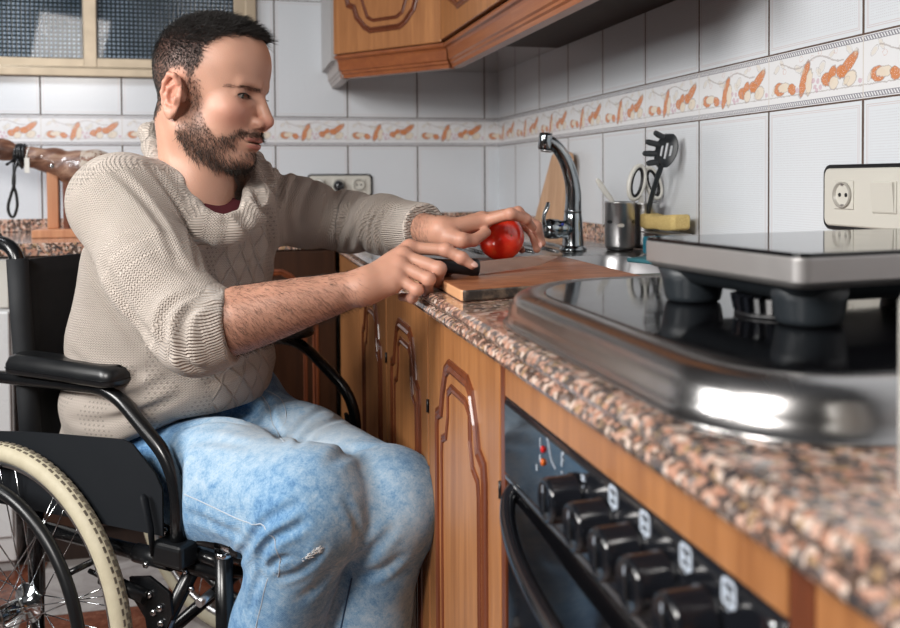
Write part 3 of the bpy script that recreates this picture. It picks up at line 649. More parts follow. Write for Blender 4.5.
# ---------------------------------------------------------------- hob, portable cooker
def hob():
    cx, cy = -.39, -2.375
    t = thing('hob', 'low stainless steel hob with black glass top built into the worktop', 'hob', (cx, cy, ZT))
    def R(d, z, r):
        out = []; x0, x1, y0, y1 = -.660 + d, -.118 - d, -2.698 + d, -2.062 - d
        for sx, sy, a0, rr in ((x1, y1, 0, r), (x0, y1, 90, r + .06), (x0, y0, 180, r - .01), (x1, y0, 270, r)):
            ax_ = sx - rr if sx == x1 else sx + rr; ay_ = sy - rr if sy == y1 else sy + rr
            for i in range(15): a = rad(a0 + 90 * i / 14); out.append((ax_ + rr * math.cos(a) - cx, ay_ + rr * math.sin(a) - cy, z))
        return out
    b = MB(); loft(b, [R(0, .0002, .12), R(0, .002, .12), R(.0025, .0035, .118), R(.004, .004, .117), R(.006, .014, .116), R(.009, .024, .114), R(.014, .0315, .110), R(.022, .0355, .105), R(.034, .0365, .098), R(.040, .0352, .092), R(.046, .0345, .088)], True, False)
    obj('steel_rim', b, M['steel_hob'], t)
    g = MB(); loft(g, [R(.043, .033, .09), R(.043, .0350, .09), R(.0445, .0358, .089)], True, True); obj('glass_top', g, M['black_glass'], t)
    for x, y, r, lab in ((-.065, -.045, .040, 1), (-.13, .19, .05, 0), (.13, .17, .06, 0)):
        if not lab: continue
        bn = obj('burner', MB().lathe([(r, 0), (r, .003), (r * .8, .006), (r * .8, .017), (r * .7, .021), (.001, .022)], (x, y, .0358)), M['black_plastic'], t)
        f = MB()
        for k in range(24):
            a = 2 * math.pi * k / 24; c = Vector((math.cos(a), math.sin(a), 0)); q = Vector((x, y, 0))
            f.bar(q + c * r * .78 + Vector((0, 0, .049)), q + c * r * 1.05 + Vector((0, 0, .047)), .0045, .014)
        obj('burner_teeth', f, M['black_gloss'], bn)
M['steel_hob'] = plain('worn_stainless', (.50, .49, .485), .24, 1, bump=(140, .05))
hob()
def cooker():
    x0, x1, y0, y1 = -.519, -.147, -2.506, -2.270
    cx, cy = (x0 + x1) / 2, (y0 + y1) / 2; zb = ZT + .0360
    t = thing('portable_cooker', 'portable electric cooker with mirror-black top and steel edge standing on the hob', 'portable cooker', (cx, cy, zb), rad(6))
    R = lambda d, z, r=.012: [(x - cx, y - cy, z) for x, y, _ in rrect(x0 + d, x1 - d, y0 + d, y1 - d, r, 8)]
    H = .0655
    b = MB(); loft(b, [R(.006, H - .030, .010), R(.003, H - .0265), R(0, H - .0240), R(0, H - .0235), R(0, H - .0055), R(0, H - .0045), R(.001, H - .0035)], True, True); obj('steel_edge', b, M['steel_edge'], t)
    g = MB(); loft(g, [R(.0008, H - .0035), R(.0005, H - .0025), R(.0005, H - .0008), R(.0016, H)], True, True); obj('glass_plate', g, M['black_glass'], t)
    u = MB(); loft(u, [R(.035, H - .046, .02), R(.022, H - .043, .02), R(.012, H - .032, .015), R(.008, H - .0265, .012)], True, True); obj('plastic_base', u, M['grey_plastic'], t)
    for x, y in ((x0 + .042, y1 - .030), (x0 + .048, y0 + .045), (x1 - .05, y1 - .04), (x1 - .05, y0 + .045)):
        f = MB().lathe([(.024, 0), (.0270, .002), (.0285, .006), (.031, .022), (.036, .036)], (x - cx, y - cy, 0), seg=32)
        fo = obj('foot', f, M['grey_plastic'], t)
M['steel_edge'] = plain('satin_steel_edge', (.46, .445, .44), .42, .75, bump=(200, .03))
cooker()
o = obj('white_canister', MB().lathe([(.033, 0), (.035, .003), (.035, .098), (.033, .103), (.028, .106), (.001, .107)], (0, 0, 0)), M['white_plastic'], None, 0, (-.585, -2.782, ZT)); tag(o, 'white canister standing at the extreme right edge in front of the hob', 'canister')
# ---------------------------------------------------------------- chopping board, tomato
BZ = .896
def board():
    pl = [(-.6582, -2.0176), (-.6552, -1.8741), (-.640, -1.500), (-.335, -1.540), (-.350, -1.868), (-.352, -1.935)]
    pl = [(-.655, -2.012), (-.645, -1.56), (-.345, -1.545), (-.352, -1.94)]
    f2 = fillet([((pl[0][0] + pl[3][0]) / 2, (pl[0][1] + pl[3][1]) / 2, 0)] + [(x, y, 0) for x, y in pl] + [((pl[0][0] + pl[3][0]) / 2, (pl[0][1] + pl[3][1]) / 2, 0)], .012, 4)
    m = NT('cherry_board', .42); p = m.pos(); q = m.mapping(p, (3, 14, 3), (0, 0, 0), (0, 0, rad(-12))); n1 = m.noise(q, 7, 5, .6, .8); X, Y, Z = m.sep(p)
    st = m.noise(m.mapping(p, (1, 7, 1), (0, 0, 0), (0, 0, rad(-12))), 6, 2)
    c = m.ramp(n1, [(.3, (.15, .046, .017)), (.5, (.29, .10, .040)), (.7, (.43, .18, .08))]); c = m.mix(m.math('MULTIPLY', m.math('GREATER_THAN', st, .55), .35), c, (.16, .04, .015))
    ju = m.math('ADD', m.math('POWER', m.math('DIVIDE', m.math('ADD', X, .53), .075), 2), m.math('POWER', m.math('DIVIDE', m.math('ADD', Y, 1.70), .085), 2))
    ju = m.math('ADD', ju, m.math('MULTIPLY', m.math('SUBTRACT', m.noise(p, 30, 3), .5), 2.2)); jm = m.n('MapRange', {0: ju, 1: 1.3, 2: .6}).outputs[0]
    c = m.mix(m.math('MULTIPLY', jm, .75), c, (.34, .018, .008)); m.link(m.math('SUBTRACT', .42, m.math('MULTIPLY', jm, .28)), 'Roughness')
    wn = m.noise(p, 28, 4, .7); 
    wet = m.ramp(wn, [(.50, (0, 0, 0)), (.62, (1, 1, 1))])
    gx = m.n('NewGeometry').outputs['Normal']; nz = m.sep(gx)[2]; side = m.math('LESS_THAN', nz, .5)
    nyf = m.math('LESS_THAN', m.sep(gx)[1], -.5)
    front_tone = m.ramp(m.noise(p, 45, 4, .7), [(.42, (.035, .028, .024)), (.6, (.17, .12, .085)), (.75, (.30, .2, .14))])  # mottled darker colour for the board's near edge face
    c = m.mix(nyf, c, front_tone); pale = m.math('MULTIPLY', m.math('LESS_THAN', m.sep(gx)[0], -.5), m.math('GREATER_THAN', n1, .35)); c = m.mix(pale, c, (.62, .33, .17))
    m.link(c, 'Base Color'); m.bump(n1, .15, .001)
    o = obj('cutting_board', MB().prism([(x, y) for x, y, z in f2[1:-1]], 0, BZ - ZT, None), m.m, None, .003, (0, 0, ZT + .0005)); tag(o, 'reddish wooden chopping board at the worktop edge under the hands', 'cutting board')
board()
def tomato():
    c = Vector((-.482, -1.622, BZ + .0378)); r = .0425
    t = thing('tomato', 'ripe red tomato held on the chopping board', 'tomato', c - Vector((0, 0, .0375)))
    vs = []; seg, rg = 48, 30
    for i in range(rg + 1):
        th = math.pi * i / rg
        for k in range(seg):
            a = 2 * math.pi * k / seg; lob = 1 + .010 * math.sin(5 * a + .6) * math.sin(th) ** .5 * (.4 + .6 * abs(math.cos(th))) + .006 * math.sin(3 * a)
            rr = r * lob; z = math.cos(th) * r * .89
            z += -.0045 * math.exp(-(th / .28) ** 2) ; z += .0015 * math.exp(-((math.pi - th) / .12) ** 2)
            vs.append((rr * math.sin(th) * math.cos(a), rr * math.sin(th) * math.sin(a), z))
    R = Matrix.Rotation(rad(-97), 3, 'X')          # lies on its side, blossom scar towards the camera
    R = Matrix.Rotation(rad(14), 3, 'Z') @ R
    vs = [R @ Vector(v) for v in vs]; zmin = min(v.z for v in vs)
    vs = [(v.x, v.y, v.z - zmin) for v in vs]
    fs = [(i * seg + k, i * seg + (k + 1) % seg, (i + 1) * seg + (k + 1) % seg, (i + 1) * seg + k) for i in range(rg) for k in range(seg)]
    m = NT('tomato_skin', .22); n = m.noise(m.pos(), 60, 3); m.link(m.ramp(n, [(.3, (.78, .020, .010)), (.6, (.84, .050, .018)), (.78, (.85, .14, .04))]), 'Base Color'); m.set('Coat Weight', .6); m.set('Coat Roughness', .08)
    m.set('Subsurface Weight', .12); m.set('Subsurface Radius', (.01, .002, .001)); m.set('Subsurface Scale', 1.0)
    s_ = obj('tomato_skin', MB().add(vs, fs, True), m.m, t)
    sc = R @ Vector((0, 0, -r * .89 + .003)); obj('blossom_scar', MB().sphere((sc.x, sc.y - .0022, sc.z - zmin), .0016, 12, 8, (1, .5, 1)), plain('scar_brown', (.42, .13, .03), .6), t)
tomato()
# ---------------------------------------------------------------- sockets
def socket_face(mb_par, x, z, mats, rot=False):
    """round recess with two pin holes, local plate facing -y at y=0"""
    k = obj('socket_insert', MB().box((x - .0225, -.0135, z - .0225), (x + .0225, -.010, z + .0225)), mats, mb_par, .0015)
    ring = obj('socket_well', MB().lathe([(.0205, -.001), (.0205, .0045), (.0190, .0050), (.0180, .0045), (.0172, -.0002), (.001, -.0003)], (x, -.0132, z), (0, -1, 0), 36), M['well_shaded'], k)
    for dx in (-.0075, .0075): obj('pin_hole', MB().lathe([(.0032, 0), (.0032, .0009), (.0002, .0010)], (x + dx, -.0134, z), (0, -1, 0), 14), M['black_plastic'], k)
    for dz in (-.0165, .0165): obj('earth_clip', MB().box((x - .0022, -.0165, z + dz - .002), (x + .0022, -.0134, z + dz + .002)), M['steel_brushed'], k)
    return k
M['well_shaded'] = plain('socket_well', (.36, .345, .31), .35)  # cream plastic darkened so the flat well looks shaded and deep
def plate(w, h, loc, rz, label, build):
    t = thing('wall_socket', label, 'wall socket', loc, rz)
    def RR(d, y, r): return [(x, y, z) for x, z, _ in rrect(-w / 2 + d, w / 2 - d, -h / 2 + d, h / 2 - d, r, 6)]
    a = MB(); loft(a, [RR(-.006, -.0003, .016), RR(-.006, -.006, .016), RR(-.003, -.0075, .013)], True, True); obj('black_surround', a, M['black_plastic'], t)
    a = MB(); loft(a, [RR(0, -.005, .012), RR(0, -.0085, .012), RR(.003, -.0105, .010)], True, True); obj('cover_plate', a, M['cream_plastic'], t)
    build(t); return t
def right_build(t):
    socket_face(t, -.043, .004, M['cream_plastic'])
    s_ = obj('light_switch', MB().box((.022, -.0135, -.022), (.072, -.010, .026)), M['cream_plastic'], t, .0015)
    obj('rocker', MB().add([(.024, -.0138, -.020), (.070, -.0138, -.020), (.070, -.0138, .024), (.024, -.0138, .024), (.024, -.0145, -.020), (.070, -.0145, -.020), (.070, -.0185, .024), (.024, -.0185, .024)], [(0, 3, 2, 1), (4, 5, 6, 7), (0, 1, 5, 4), (1, 2, 6, 5), (2, 3, 7, 6), (3, 0, 4, 7)]), M['cream_plastic'], s_, .001)
plate(.190, .092, (0, -1.972, 1.0095), -math.pi / 2, 'cream wall plate with socket and light switch on the right wall', right_build)
def back_build(t):
    for x in (-.075, -.004, .066): k = socket_face(t, x, .004, M['cream_plastic'])
plate(.218, .073, (-.581, 0, 1.0195), 0, 'cream triple socket plate on the back wall behind the man\'s arm', back_build)
t = thing('power_plug', 'black plug pushed into the middle of the back wall sockets', 'plug', (-.588, -.016, 1.020))
obj('plug_body', MB().lathe([(.017, 0), (.019, -.004), (.019, .02), (.014, .032), (.006, .036), (.001, .036)], (0, 0, 0), (0, -1, 0)), M['black_gloss'], t)
obj('cable', MB().tube(smoothpath([(0, -.034, 0), (.004, -.046, -.006), (.006, -.044, -.04), (.0, -.02, -.090), (-.01, -.01, -.098)], 6), .003, 8), M['black_plastic'], t)
t = thing('power_plug', 'white adaptor plug in the leftmost of the back wall sockets', 'plug', (-.656, -.016, 1.026))
obj('plug_body', MB().lathe([(.016, 0), (.018, -.003), (.018, .022), (.015, .030), (.001, .031)], (0, 0, 0), (0, -1, 0)), M['white_plastic'], t)
obj('collar', MB().lathe([(.0185, .010), (.019, .012), (.019, .017), (.0185, .018)], (0, 0, 0), (0, -1, 0)), M['black_plastic'], t)
# ---------------------------------------------------------------- cured ham on its stand
def ham_stand():
    t = thing('ham_stand', 'wooden ham stand with an upright post on the left worktop', 'ham stand', (-1.40, -.30, ZT))
    hw = wood('stand_pine', (.42, .16, .07), (.62, .30, .15), .8, .5, coat=.1)
    obj('base', MB().box((-.108, -.085, 0), (.30, .085, .024)), hw, t, .003)
    obj('upright', MB().box((-.078, -.018, .024), (-.046, .018, .232)), hw, t, .003)
    obj('rear_upright', MB().box((-.032, -.03, .024), (-.016, .03, .20)), M['wood_red'], t, .002)
    obj('clamp_screw', MB().lathe([(.005, 0), (.005, .012), (.009, .013), (.009, .019), (.004, .022)], (-.062, -.018, .207), (.3, -1, 0), 20), M['chrome'], t)
ham_stand()
# ---------------------------------------------------------------- implicit surfaces (numpy) for organic shapes
A3 = lambda v: np.asarray(v, dtype=np.float64)
def smin(a, b, k):
    h = np.clip(.5 + .5 * (b - a) / k, 0, 1); return b + (a - b) * h - k * h * (1 - h)
def smax(a, b, k): return -smin(-a, -b, k)
def cap(p, a, b, ra, rb):
    a = A3(a); b = A3(b); ab = b - a; t = np.clip(((p - a) @ ab) / (ab @ ab), 0, 1); q = p - a - t[:, None] * ab
    return np.sqrt((q * q).sum(1)) - (ra + (rb - ra) * t)
def ell(p, c, r, R=None):
    q = p - A3(c)
    if R is not None: q = q @ R
    r = A3(r); k0 = np.sqrt(((q / r) ** 2).sum(1)); k1 = np.sqrt(((q / (r * r)) ** 2).sum(1)) + 1e-9
    return k0 * (k0 - 1) / k1
def chain(p, pts, rr, k=.01):
    d = None
    for i in range(len(pts) - 1):
        c = cap(p, pts[i], pts[i + 1], rr[i], rr[i + 1]); d = c if d is None else smin(d, c, k)
    return d
def poly_param(p, pts, clamp=True):
    """arc length, closest offset and distance to a polyline"""
    P = A3(pts); best = np.full(len(p), 1e9); s = np.zeros(len(p)); off = np.zeros((len(p), 3)); tan = np.zeros((len(p), 3)); acc = 0
    for i in range(len(P) - 1):
        ab = P[i + 1] - P[i]; L = np.linalg.norm(ab); t = ((p - P[i]) @ ab) / (ab @ ab)
        lo = 0 if (i or clamp) else -9; hi = 9 if i == len(P) - 2 else 1
        t = np.clip(t, lo, hi); q = p - P[i] - t[:, None] * ab; dd = np.sqrt((q * q).sum(1)); m = dd < best
        best[m] = dd[m]; s[m] = acc + t[m] * L; off[m] = q[m]; tan[m] = ab / L; acc += L
    return s, off, best, tan
def wav(p, f, seed=0):
    """smooth pseudo noise in about -1..1"""
    r = np.random.default_rng(seed); o = 0
    for i in range(5):
        k = r.normal(size=3); k = k / np.linalg.norm(k) * f * (.7 + .8 * r.random()); o = o + np.sin(p @ k + r.random() * 6.28 + 1.3 * np.sin(p @ np.roll(k, 1) * .7))
    return o / 2.6
def surface(fn, lo, hi, h, project=True):
    lo = A3(lo); hi = A3(hi); B = 8; nb = np.ceil((hi - lo) / (h * B)).astype(int); N = nb * B
    g = np.stack(np.meshgrid(*[np.arange(n) for n in nb], indexing='ij'), -1).reshape(-1, 3)
    ctr = lo + (g * B + (B - 1) / 2) * h; dc = fn(ctr); act = np.abs(dc) < B * h * .87 * 1.35 + .004
    D = np.repeat(np.repeat(np.repeat(np.where(dc < 0, -1., 1.).reshape(nb).astype(np.float32), B, 0), B, 1), B, 2)
    loc = np.stack(np.meshgrid(*[np.arange(B)] * 3, indexing='ij'), -1).reshape(-1, 3)
    ga = g[act]
    for s in range(0, len(ga), 400):
        idx = (ga[s:s + 400, None, :] * B + loc[None]).reshape(-1, 3); D[idx[:, 0], idx[:, 1], idx[:, 2]] = fn(lo + idx * h)
    ins = D < 0
    c = [ins[dx:N[0] - 1 + dx, dy:N[1] - 1 + dy, dz:N[2] - 1 + dz] for dx in (0, 1) for dy in (0, 1) for dz in (0, 1)]
    anyi = c[0].copy(); alli = c[0].copy()
    for q in c[1:]: anyi |= q; alli &= q
    cell = np.argwhere(anyi & ~alli); ids = np.full(tuple(N - 1), -1, dtype=np.int32); ids[cell[:, 0], cell[:, 1], cell[:, 2]] = np.arange(len(cell))
    acc = np.zeros((len(cell), 3)); cnt = np.zeros(len(cell))
    corners = [(0, 0, 0), (1, 0, 0), (0, 1, 0), (1, 1, 0), (0, 0, 1), (1, 0, 1), (0, 1, 1), (1, 1, 1)]
    for a in range(8):
        for ax in range(3):
            ca = corners[a]
            if ca[ax]: continue
            cb = list(ca); cb[ax] = 1; ia = cell + ca; ib = cell + cb
            da = D[ia[:, 0], ia[:, 1], ia[:, 2]]; db = D[ib[:, 0], ib[:, 1], ib[:, 2]]; m = (da < 0) != (db < 0)
            t = np.where(m, da / np.where(m, da - db, 1), 0); pt = ia.astype(float); pt[:, ax] += t; acc += pt * m[:, None]; cnt += m
    V = lo + acc / cnt[:, None] * h; F = []
    for ax in range(3):
        sl0 = [slice(0, N[0] - 1), slice(0, N[1] - 1), slice(0, N[2] - 1)]; sl1 = list(sl0); sl1[ax] = slice(1, N[ax])
        a = ins[tuple(sl0)]; b = ins[tuple(sl1)]; e = np.argwhere(a != b); o1, o2 = [(1, 2), (2, 0), (0, 1)][ax]
        e = e[(e[:, o1] > 0) & (e[:, o2] > 0)]
        u = np.zeros(3, int); u[o1] = 1; w = np.zeros(3, int); w[o2] = 1
        q = [ids[tuple((e - x).T)] for x in (u * 0, u, u + w, w)]; q = np.stack(q, 1)
        ok = (q >= 0).all(1); q = q[ok]; e = e[ok]; fl = a[tuple(e.T)]; q[~fl] = q[~fl][:, ::-1]; F.append(q[:, ::-1] if False else q)
    F = np.concatenate(F)
    if project:
        for _ in range(2):
            d = fn(V); e = h * .5; gr = np.stack([fn(V + np.eye(3)[i] * e) - fn(V - np.eye(3)[i] * e) for i in range(3)], 1) / (2 * e)
            gl = (gr * gr).sum(1) + 1e-6; V = V - gr * np.clip(d / gl, -h * .7, h * .7)[:, None]
    return V, F
def np_obj(name, V, F, mat, parent=None, org=(0, 0, 0), uv=None, col=None, smooth=True, mats=None):
    """numpy arrays to one mesh object; uv is per corner (len(F)*4), col per vertex"""
    me = bpy.data.meshes.new(name); V = V - A3(org); n = F.shape[1]
    me.vertices.add(len(V)); me.vertices.foreach_set('co', V.astype(np.float32).ravel()); me.loops.add(F.size); me.loops.foreach_set('vertex_index', F.astype(np.int32).ravel())
    me.polygons.add(len(F)); me.polygons.foreach_set('loop_start', np.arange(0, F.size, n, dtype=np.int32)); me.polygons.foreach_set('loop_total', np.full(len(F), n, dtype=np.int32))
    me.polygons.foreach_set('use_smooth', np.full(len(F), smooth)); me.update(calc_edges=True)
    if uv is not None: me.uv_layers.new(name='UVMap').data.foreach_set('uv', uv.astype(np.float32).ravel())
    if col is not None:
        for k, v in col.items():
            if v.ndim == 2: at = me.color_attributes.new(k, 'FLOAT_COLOR', 'POINT'); at.data.foreach_set('color', np.concatenate([v, np.ones((len(v), 1))], 1).astype(np.float32).ravel())
            else: at = me.attributes.new(k, 'FLOAT', 'POINT'); at.data.foreach_set('value', v.astype(np.float32))
    if mat: me.materials.append(mat)
    me.validate()
    o = bpy.data.objects.new(name, me); COL.objects.link(o)
    if parent: o.parent = parent
    return o
# ---------------------------------------------------------------- cured ham
def ham():
    org = A3((-1.45, -.30, 1.12)); ax = [(x, y, z - .016) for x, y, z in [(-1.70, -.30, 1.176), (-1.60, -.30, 1.150), (-1.52, -.30, 1.128), (-1.45, -.30, 1.112), (-1.39, -.30, 1.100), (-1.34, -.30, 1.098), (-1.26, -.29, 1.085)]]
    rr = [.026, .024, .027, .036, .047, .050, .045]
    def f(p):
        d = chain(p, ax, rr, .02); d = smin(d, ell(p, (-1.37, -.30, 1.069), (.075, .06, .052)), .03)
        d = smin(d, cap(p, (-1.76, -.30, 1.184), (-1.69, -.30, 1.159), .022, .027), .01)
        return d + .0035 * wav(p, 55, 3) + .0012 * wav(p, 190, 4)
    V, F = surface(f, (-1.82, -.40, .99), (-1.17, -.20, 1.25), .004)
    m = NT('cured_ham', .45); p = m.pos(); n1 = m.noise(m.mapping(p, (1, 3, 3)), 9, 5, .7, 1.); n2 = m.noise(p, 40, 4, .7)
    X, Y, Z = m.sep(p)
    c = m.ramp(n1, [(.3, (.05, .02, .013)), (.48, (.17, .075, .045)), (.58, (.30, .17, .11)), (.7, (.42, .30, .22))])
    pale = m.math('MULTIPLY', m.math('GREATER_THAN', X, .07), m.math('GREATER_THAN', n2, .48)); c = m.mix(pale, c, (.48, .40, .33))
    m.link(c, 'Base Color'); m.bump(n2, .5, .004); m.set('Coat Weight', .25)
    t = thing('ham', 'cured ham leg lying across the wooden stand by the window', 'ham', org)
    np_obj('ham_leg', V, F, m.m, t, org)
    rp = M['black_plastic']
    lp = [Vector(v) - Vector(org) - Vector((0, 0, .012)) for v in [(-1.548, -.334, 1.120), (-1.556, -.350, 1.09), (-1.560, -.352, 1.05), (-1.553, -.352, 1.02), (-1.551, -.352, .985), (-1.560, -.352, .955), (-1.571, -.352, .960), (-1.575, -.352, .985), (-1.566, -.352, 1.02), (-1.557, -.354, 1.05), (-1.558, -.350, 1.09), (-1.562, -.334, 1.118)]]
    o = obj('rope_loop', MB().tube(smoothpath(lp, 5), .0042, 8), rp, t)
    w = MB()
    for dx, tl in ((0, .1), (.008, -.15), (-.008, .25), (.016, -.1)):
        c = Vector((-1.553 + dx, -.30, 1.121)) - Vector(org); w.tube([c + Vector((tl * .02 * math.sin(a), -.0305 * math.cos(a), .0305 * math.sin(a))) for a in [2 * math.pi * i / 24 for i in range(24)]], .0045, 8, True)
    for a, b in (((-1.553, -.334, 1.114), (-1.578, -.350, 1.091)), ((-1.556, -.335, 1.111), (-1.536, -.345, 1.081))): w.tube([Vector(a) - Vector(org), Vector(b) - Vector(org)], .004, 8)
    obj('rope_knot', w, rp, t)
    c = Vector((-1.528, -.30, 1.114)) - Vector(org)
    obj('string_band', MB().tube([c + Vector((.004 * math.sin(a), -.031 * math.cos(a), .031 * math.sin(a))) for a in [2 * math.pi * i / 24 for i in range(24)]], .002, 6, True), M['white_plastic'], t)
    obj('paper_tag', MB().box((-.081, -.045, -.052), (-.068, -.044, -.008)), M['white_plastic'], t)
ham()
# ---------------------------------------------------------------- the man
J={'head':(-0.9899,-1.6251,1.1931),'neckT':(-1.0033,-1.5933,1.1109),'neckB':(-1.0005,-1.5762,1.0100),'pelvis':(-1.0886,-1.3624,0.5359),'belly':(-1.0728,-1.4039,0.6601),'waist':(-1.0691,-1.4324,0.7774),'chest':(-1.0423,-1.4969,0.9111),'uchest':(-1.0176,-1.5622,0.9962),'shR':(-1.1190,-1.6609,1.0070),'elR':(-0.9963,-1.8499,0.8316),'cuR':(-0.9511,-1.8607,0.8369),'wrR':(-0.7657,-1.8834,0.8909),'shL':(-0.9007,-1.4361,0.9963),'elL':(-0.7183,-1.3578,0.9575),'cuL':(-0.6245,-1.6069,0.9566),'wrL':(-0.6038,-1.6738,0.9546),'hipR':(-1.1001,-1.4422,0.5285),'knR':(-0.8393,-1.8031,0.5517),'anR':(-0.9122,-1.6754,0.0754),'hipL':(-0.9541,-1.3225,0.5521),'knL':(-0.7121,-1.7726,0.5352),'anL':(-0.7450,-1.6846,0.0879),'knife_heel':(-0.5859,-1.8441,0.9089),'knife_tail':(-0.6713,-1.8592,0.9174),'knife_tip':(-0.4290,-1.7687,0.9135),}
HAND={'R':{'index':[(-0.6916,-1.8485,0.9408),(-0.6408,-1.8660,0.9379),(-0.6192,-1.8767,0.9263),(-0.6050,-1.8804,0.9159)],'middle':[(-0.7050,-1.8712,0.9311),(-0.6601,-1.9032,0.9139),(-0.6576,-1.8786,0.8938),(-0.6710,-1.8497,0.8896)],'ring':[(-0.7135,-1.8850,0.9181),(-0.6770,-1.9128,0.9011),(-0.6752,-1.8901,0.8826),(-0.6886,-1.8612,0.8797)],'little':[(-0.7197,-1.8942,0.9034),(-0.6945,-1.9131,0.8861),(-0.6983,-1.8951,0.8726),(-0.7086,-1.8720,0.8715)],'thumb':[(-0.7306,-1.8554,0.9070),(-0.6901,-1.8239,0.9117),(-0.6567,-1.8270,0.9079),(-0.6287,-1.8338,0.9047)],},'L':{'index':[(-0.5299,-1.6809,0.9705),(-0.4940,-1.7201,0.9834),(-0.4649,-1.7120,0.9741),(-0.4487,-1.7009,0.9580)],'middle':[(-0.5251,-1.6511,0.9726),(-0.4578,-1.6465,0.9836),(-0.4257,-1.6498,0.9584),(-0.4191,-1.6626,0.9290)],'ring':[(-0.5240,-1.6207,0.9677),(-0.4597,-1.6051,0.9749),(-0.4165,-1.6010,0.9448),(-0.4146,-1.6229,0.9154)],'little':[(-0.5258,-1.6000,0.9561),(-0.4716,-1.5821,0.9596),(-0.4422,-1.5796,0.9368),(-0.4331,-1.5927,0.9117)],'thumb':[(-0.5938,-1.6970,0.9456),(-0.5764,-1.7168,0.9415),(-0.5561,-1.7114,0.9406),(-0.5309,-1.6966,0.9526)],},}
COLLAR=[ (-1.0598,-1.5582,1.1427),(-1.0418,-1.6261,1.0768),(-1.0184,-1.6746,1.0203),(-0.9889,-1.7032,0.9860),(-0.9542,-1.7016,0.9775),(-0.9258,-1.6667,0.9981),(-0.9110,-1.5969,1.0433),(-0.9208,-1.5111,1.0826),(-0.9642,-1.4585,1.1168),(-1.0276,-1.4835,1.1477) ]
COLLAR2=[ (-1.0866,-1.5315,1.1270),(-1.0650,-1.6106,1.0641),(-1.0340,-1.6712,1.0045),(-0.9966,-1.7070,0.9676),(-0.9513,-1.7028,0.9586),(-0.9131,-1.6598,0.9863),(-0.8939,-1.5806,1.0397),(-0.9065,-1.4941,1.0794),(-0.9646,-1.4381,1.1066),(-1.0463,-1.4586,1.1382) ]
PO = A3((-.93, -1.60, 0))
man = thing('person', 'seated man in beige knit sweater and light jeans slicing a tomato', 'person', tuple(PO))
th_t = rad(-45); DT = A3((math.cos(th_t), math.sin(th_t), 0)); LT = A3((-DT[1], DT[0], 0))
FPX, PPY = 895.818, 202.914
def ray_many(px, fn, k0=1.05):
    """first points of a surface met when looking into the room in the given directions"""
    px = A3(px); d = A3(_f)[None] + (px[:, :1] - 450) / FPX * A3(_r2) - (px[:, 1:] - PPY) / FPX * A3(_u2); o = A3(CAMP); k = np.full(len(px), k0)
    for _ in range(45):
        s_ = fn(o + d * k[:, None]); k = np.where((np.abs(s_) < .0004) | (k > 2.6), k, k + s_ * .8)
    return o + d * k[:, None]
def ray_to(px, py, fn): return ray_many([(px, py)], fn)[0]
def crease_set(fn, lines):
    q = [smoothpath([Vector((x, y, 0)) for x, y in pts], 4) for pts, w, amp in lines]
    R = ray_many([(v.x, v.y) for l in q for v in l], fn); out = []; i = 0
    for l, (pts, w, amp) in zip(q, lines): out.append(([tuple(v) for v in R[i:i + len(l)]], w, amp)); i += len(l)
    return out
def add_creases(p, d, C_):
    for P, w, amp in C_:
        A = A3(P); lo = A.min(0) - 4.5 * w; hi = A.max(0) + 4.5 * w; m = ((p > lo) & (p < hi)).all(1)
        if not m.any(): continue
        q = p[m]; n = len(P); c = None; seg = np.zeros(len(q))
        for i in range(n - 1):
            a = A[i]; ab = A[i + 1] - a; t = np.clip(((q - a) @ ab) / (ab @ ab + 1e-12), 0, 1); e = q - a - t[:, None] * ab; dd = np.sqrt((e * e).sum(1))
            if c is None: c = dd; seg = (i + t) / (n - 1)
            else: k = dd < c; seg = np.where(k, (i + t) / (n - 1), seg); c = np.minimum(c, dd)
        tp = np.sin(np.clip(seg, .02, .98) * np.pi) ** .5
        d[m] += amp * tp * (np.exp(-(c / w) ** 2) - .55 * np.exp(-((c - 2.1 * w) / (1.1 * w)) ** 2))
    return d
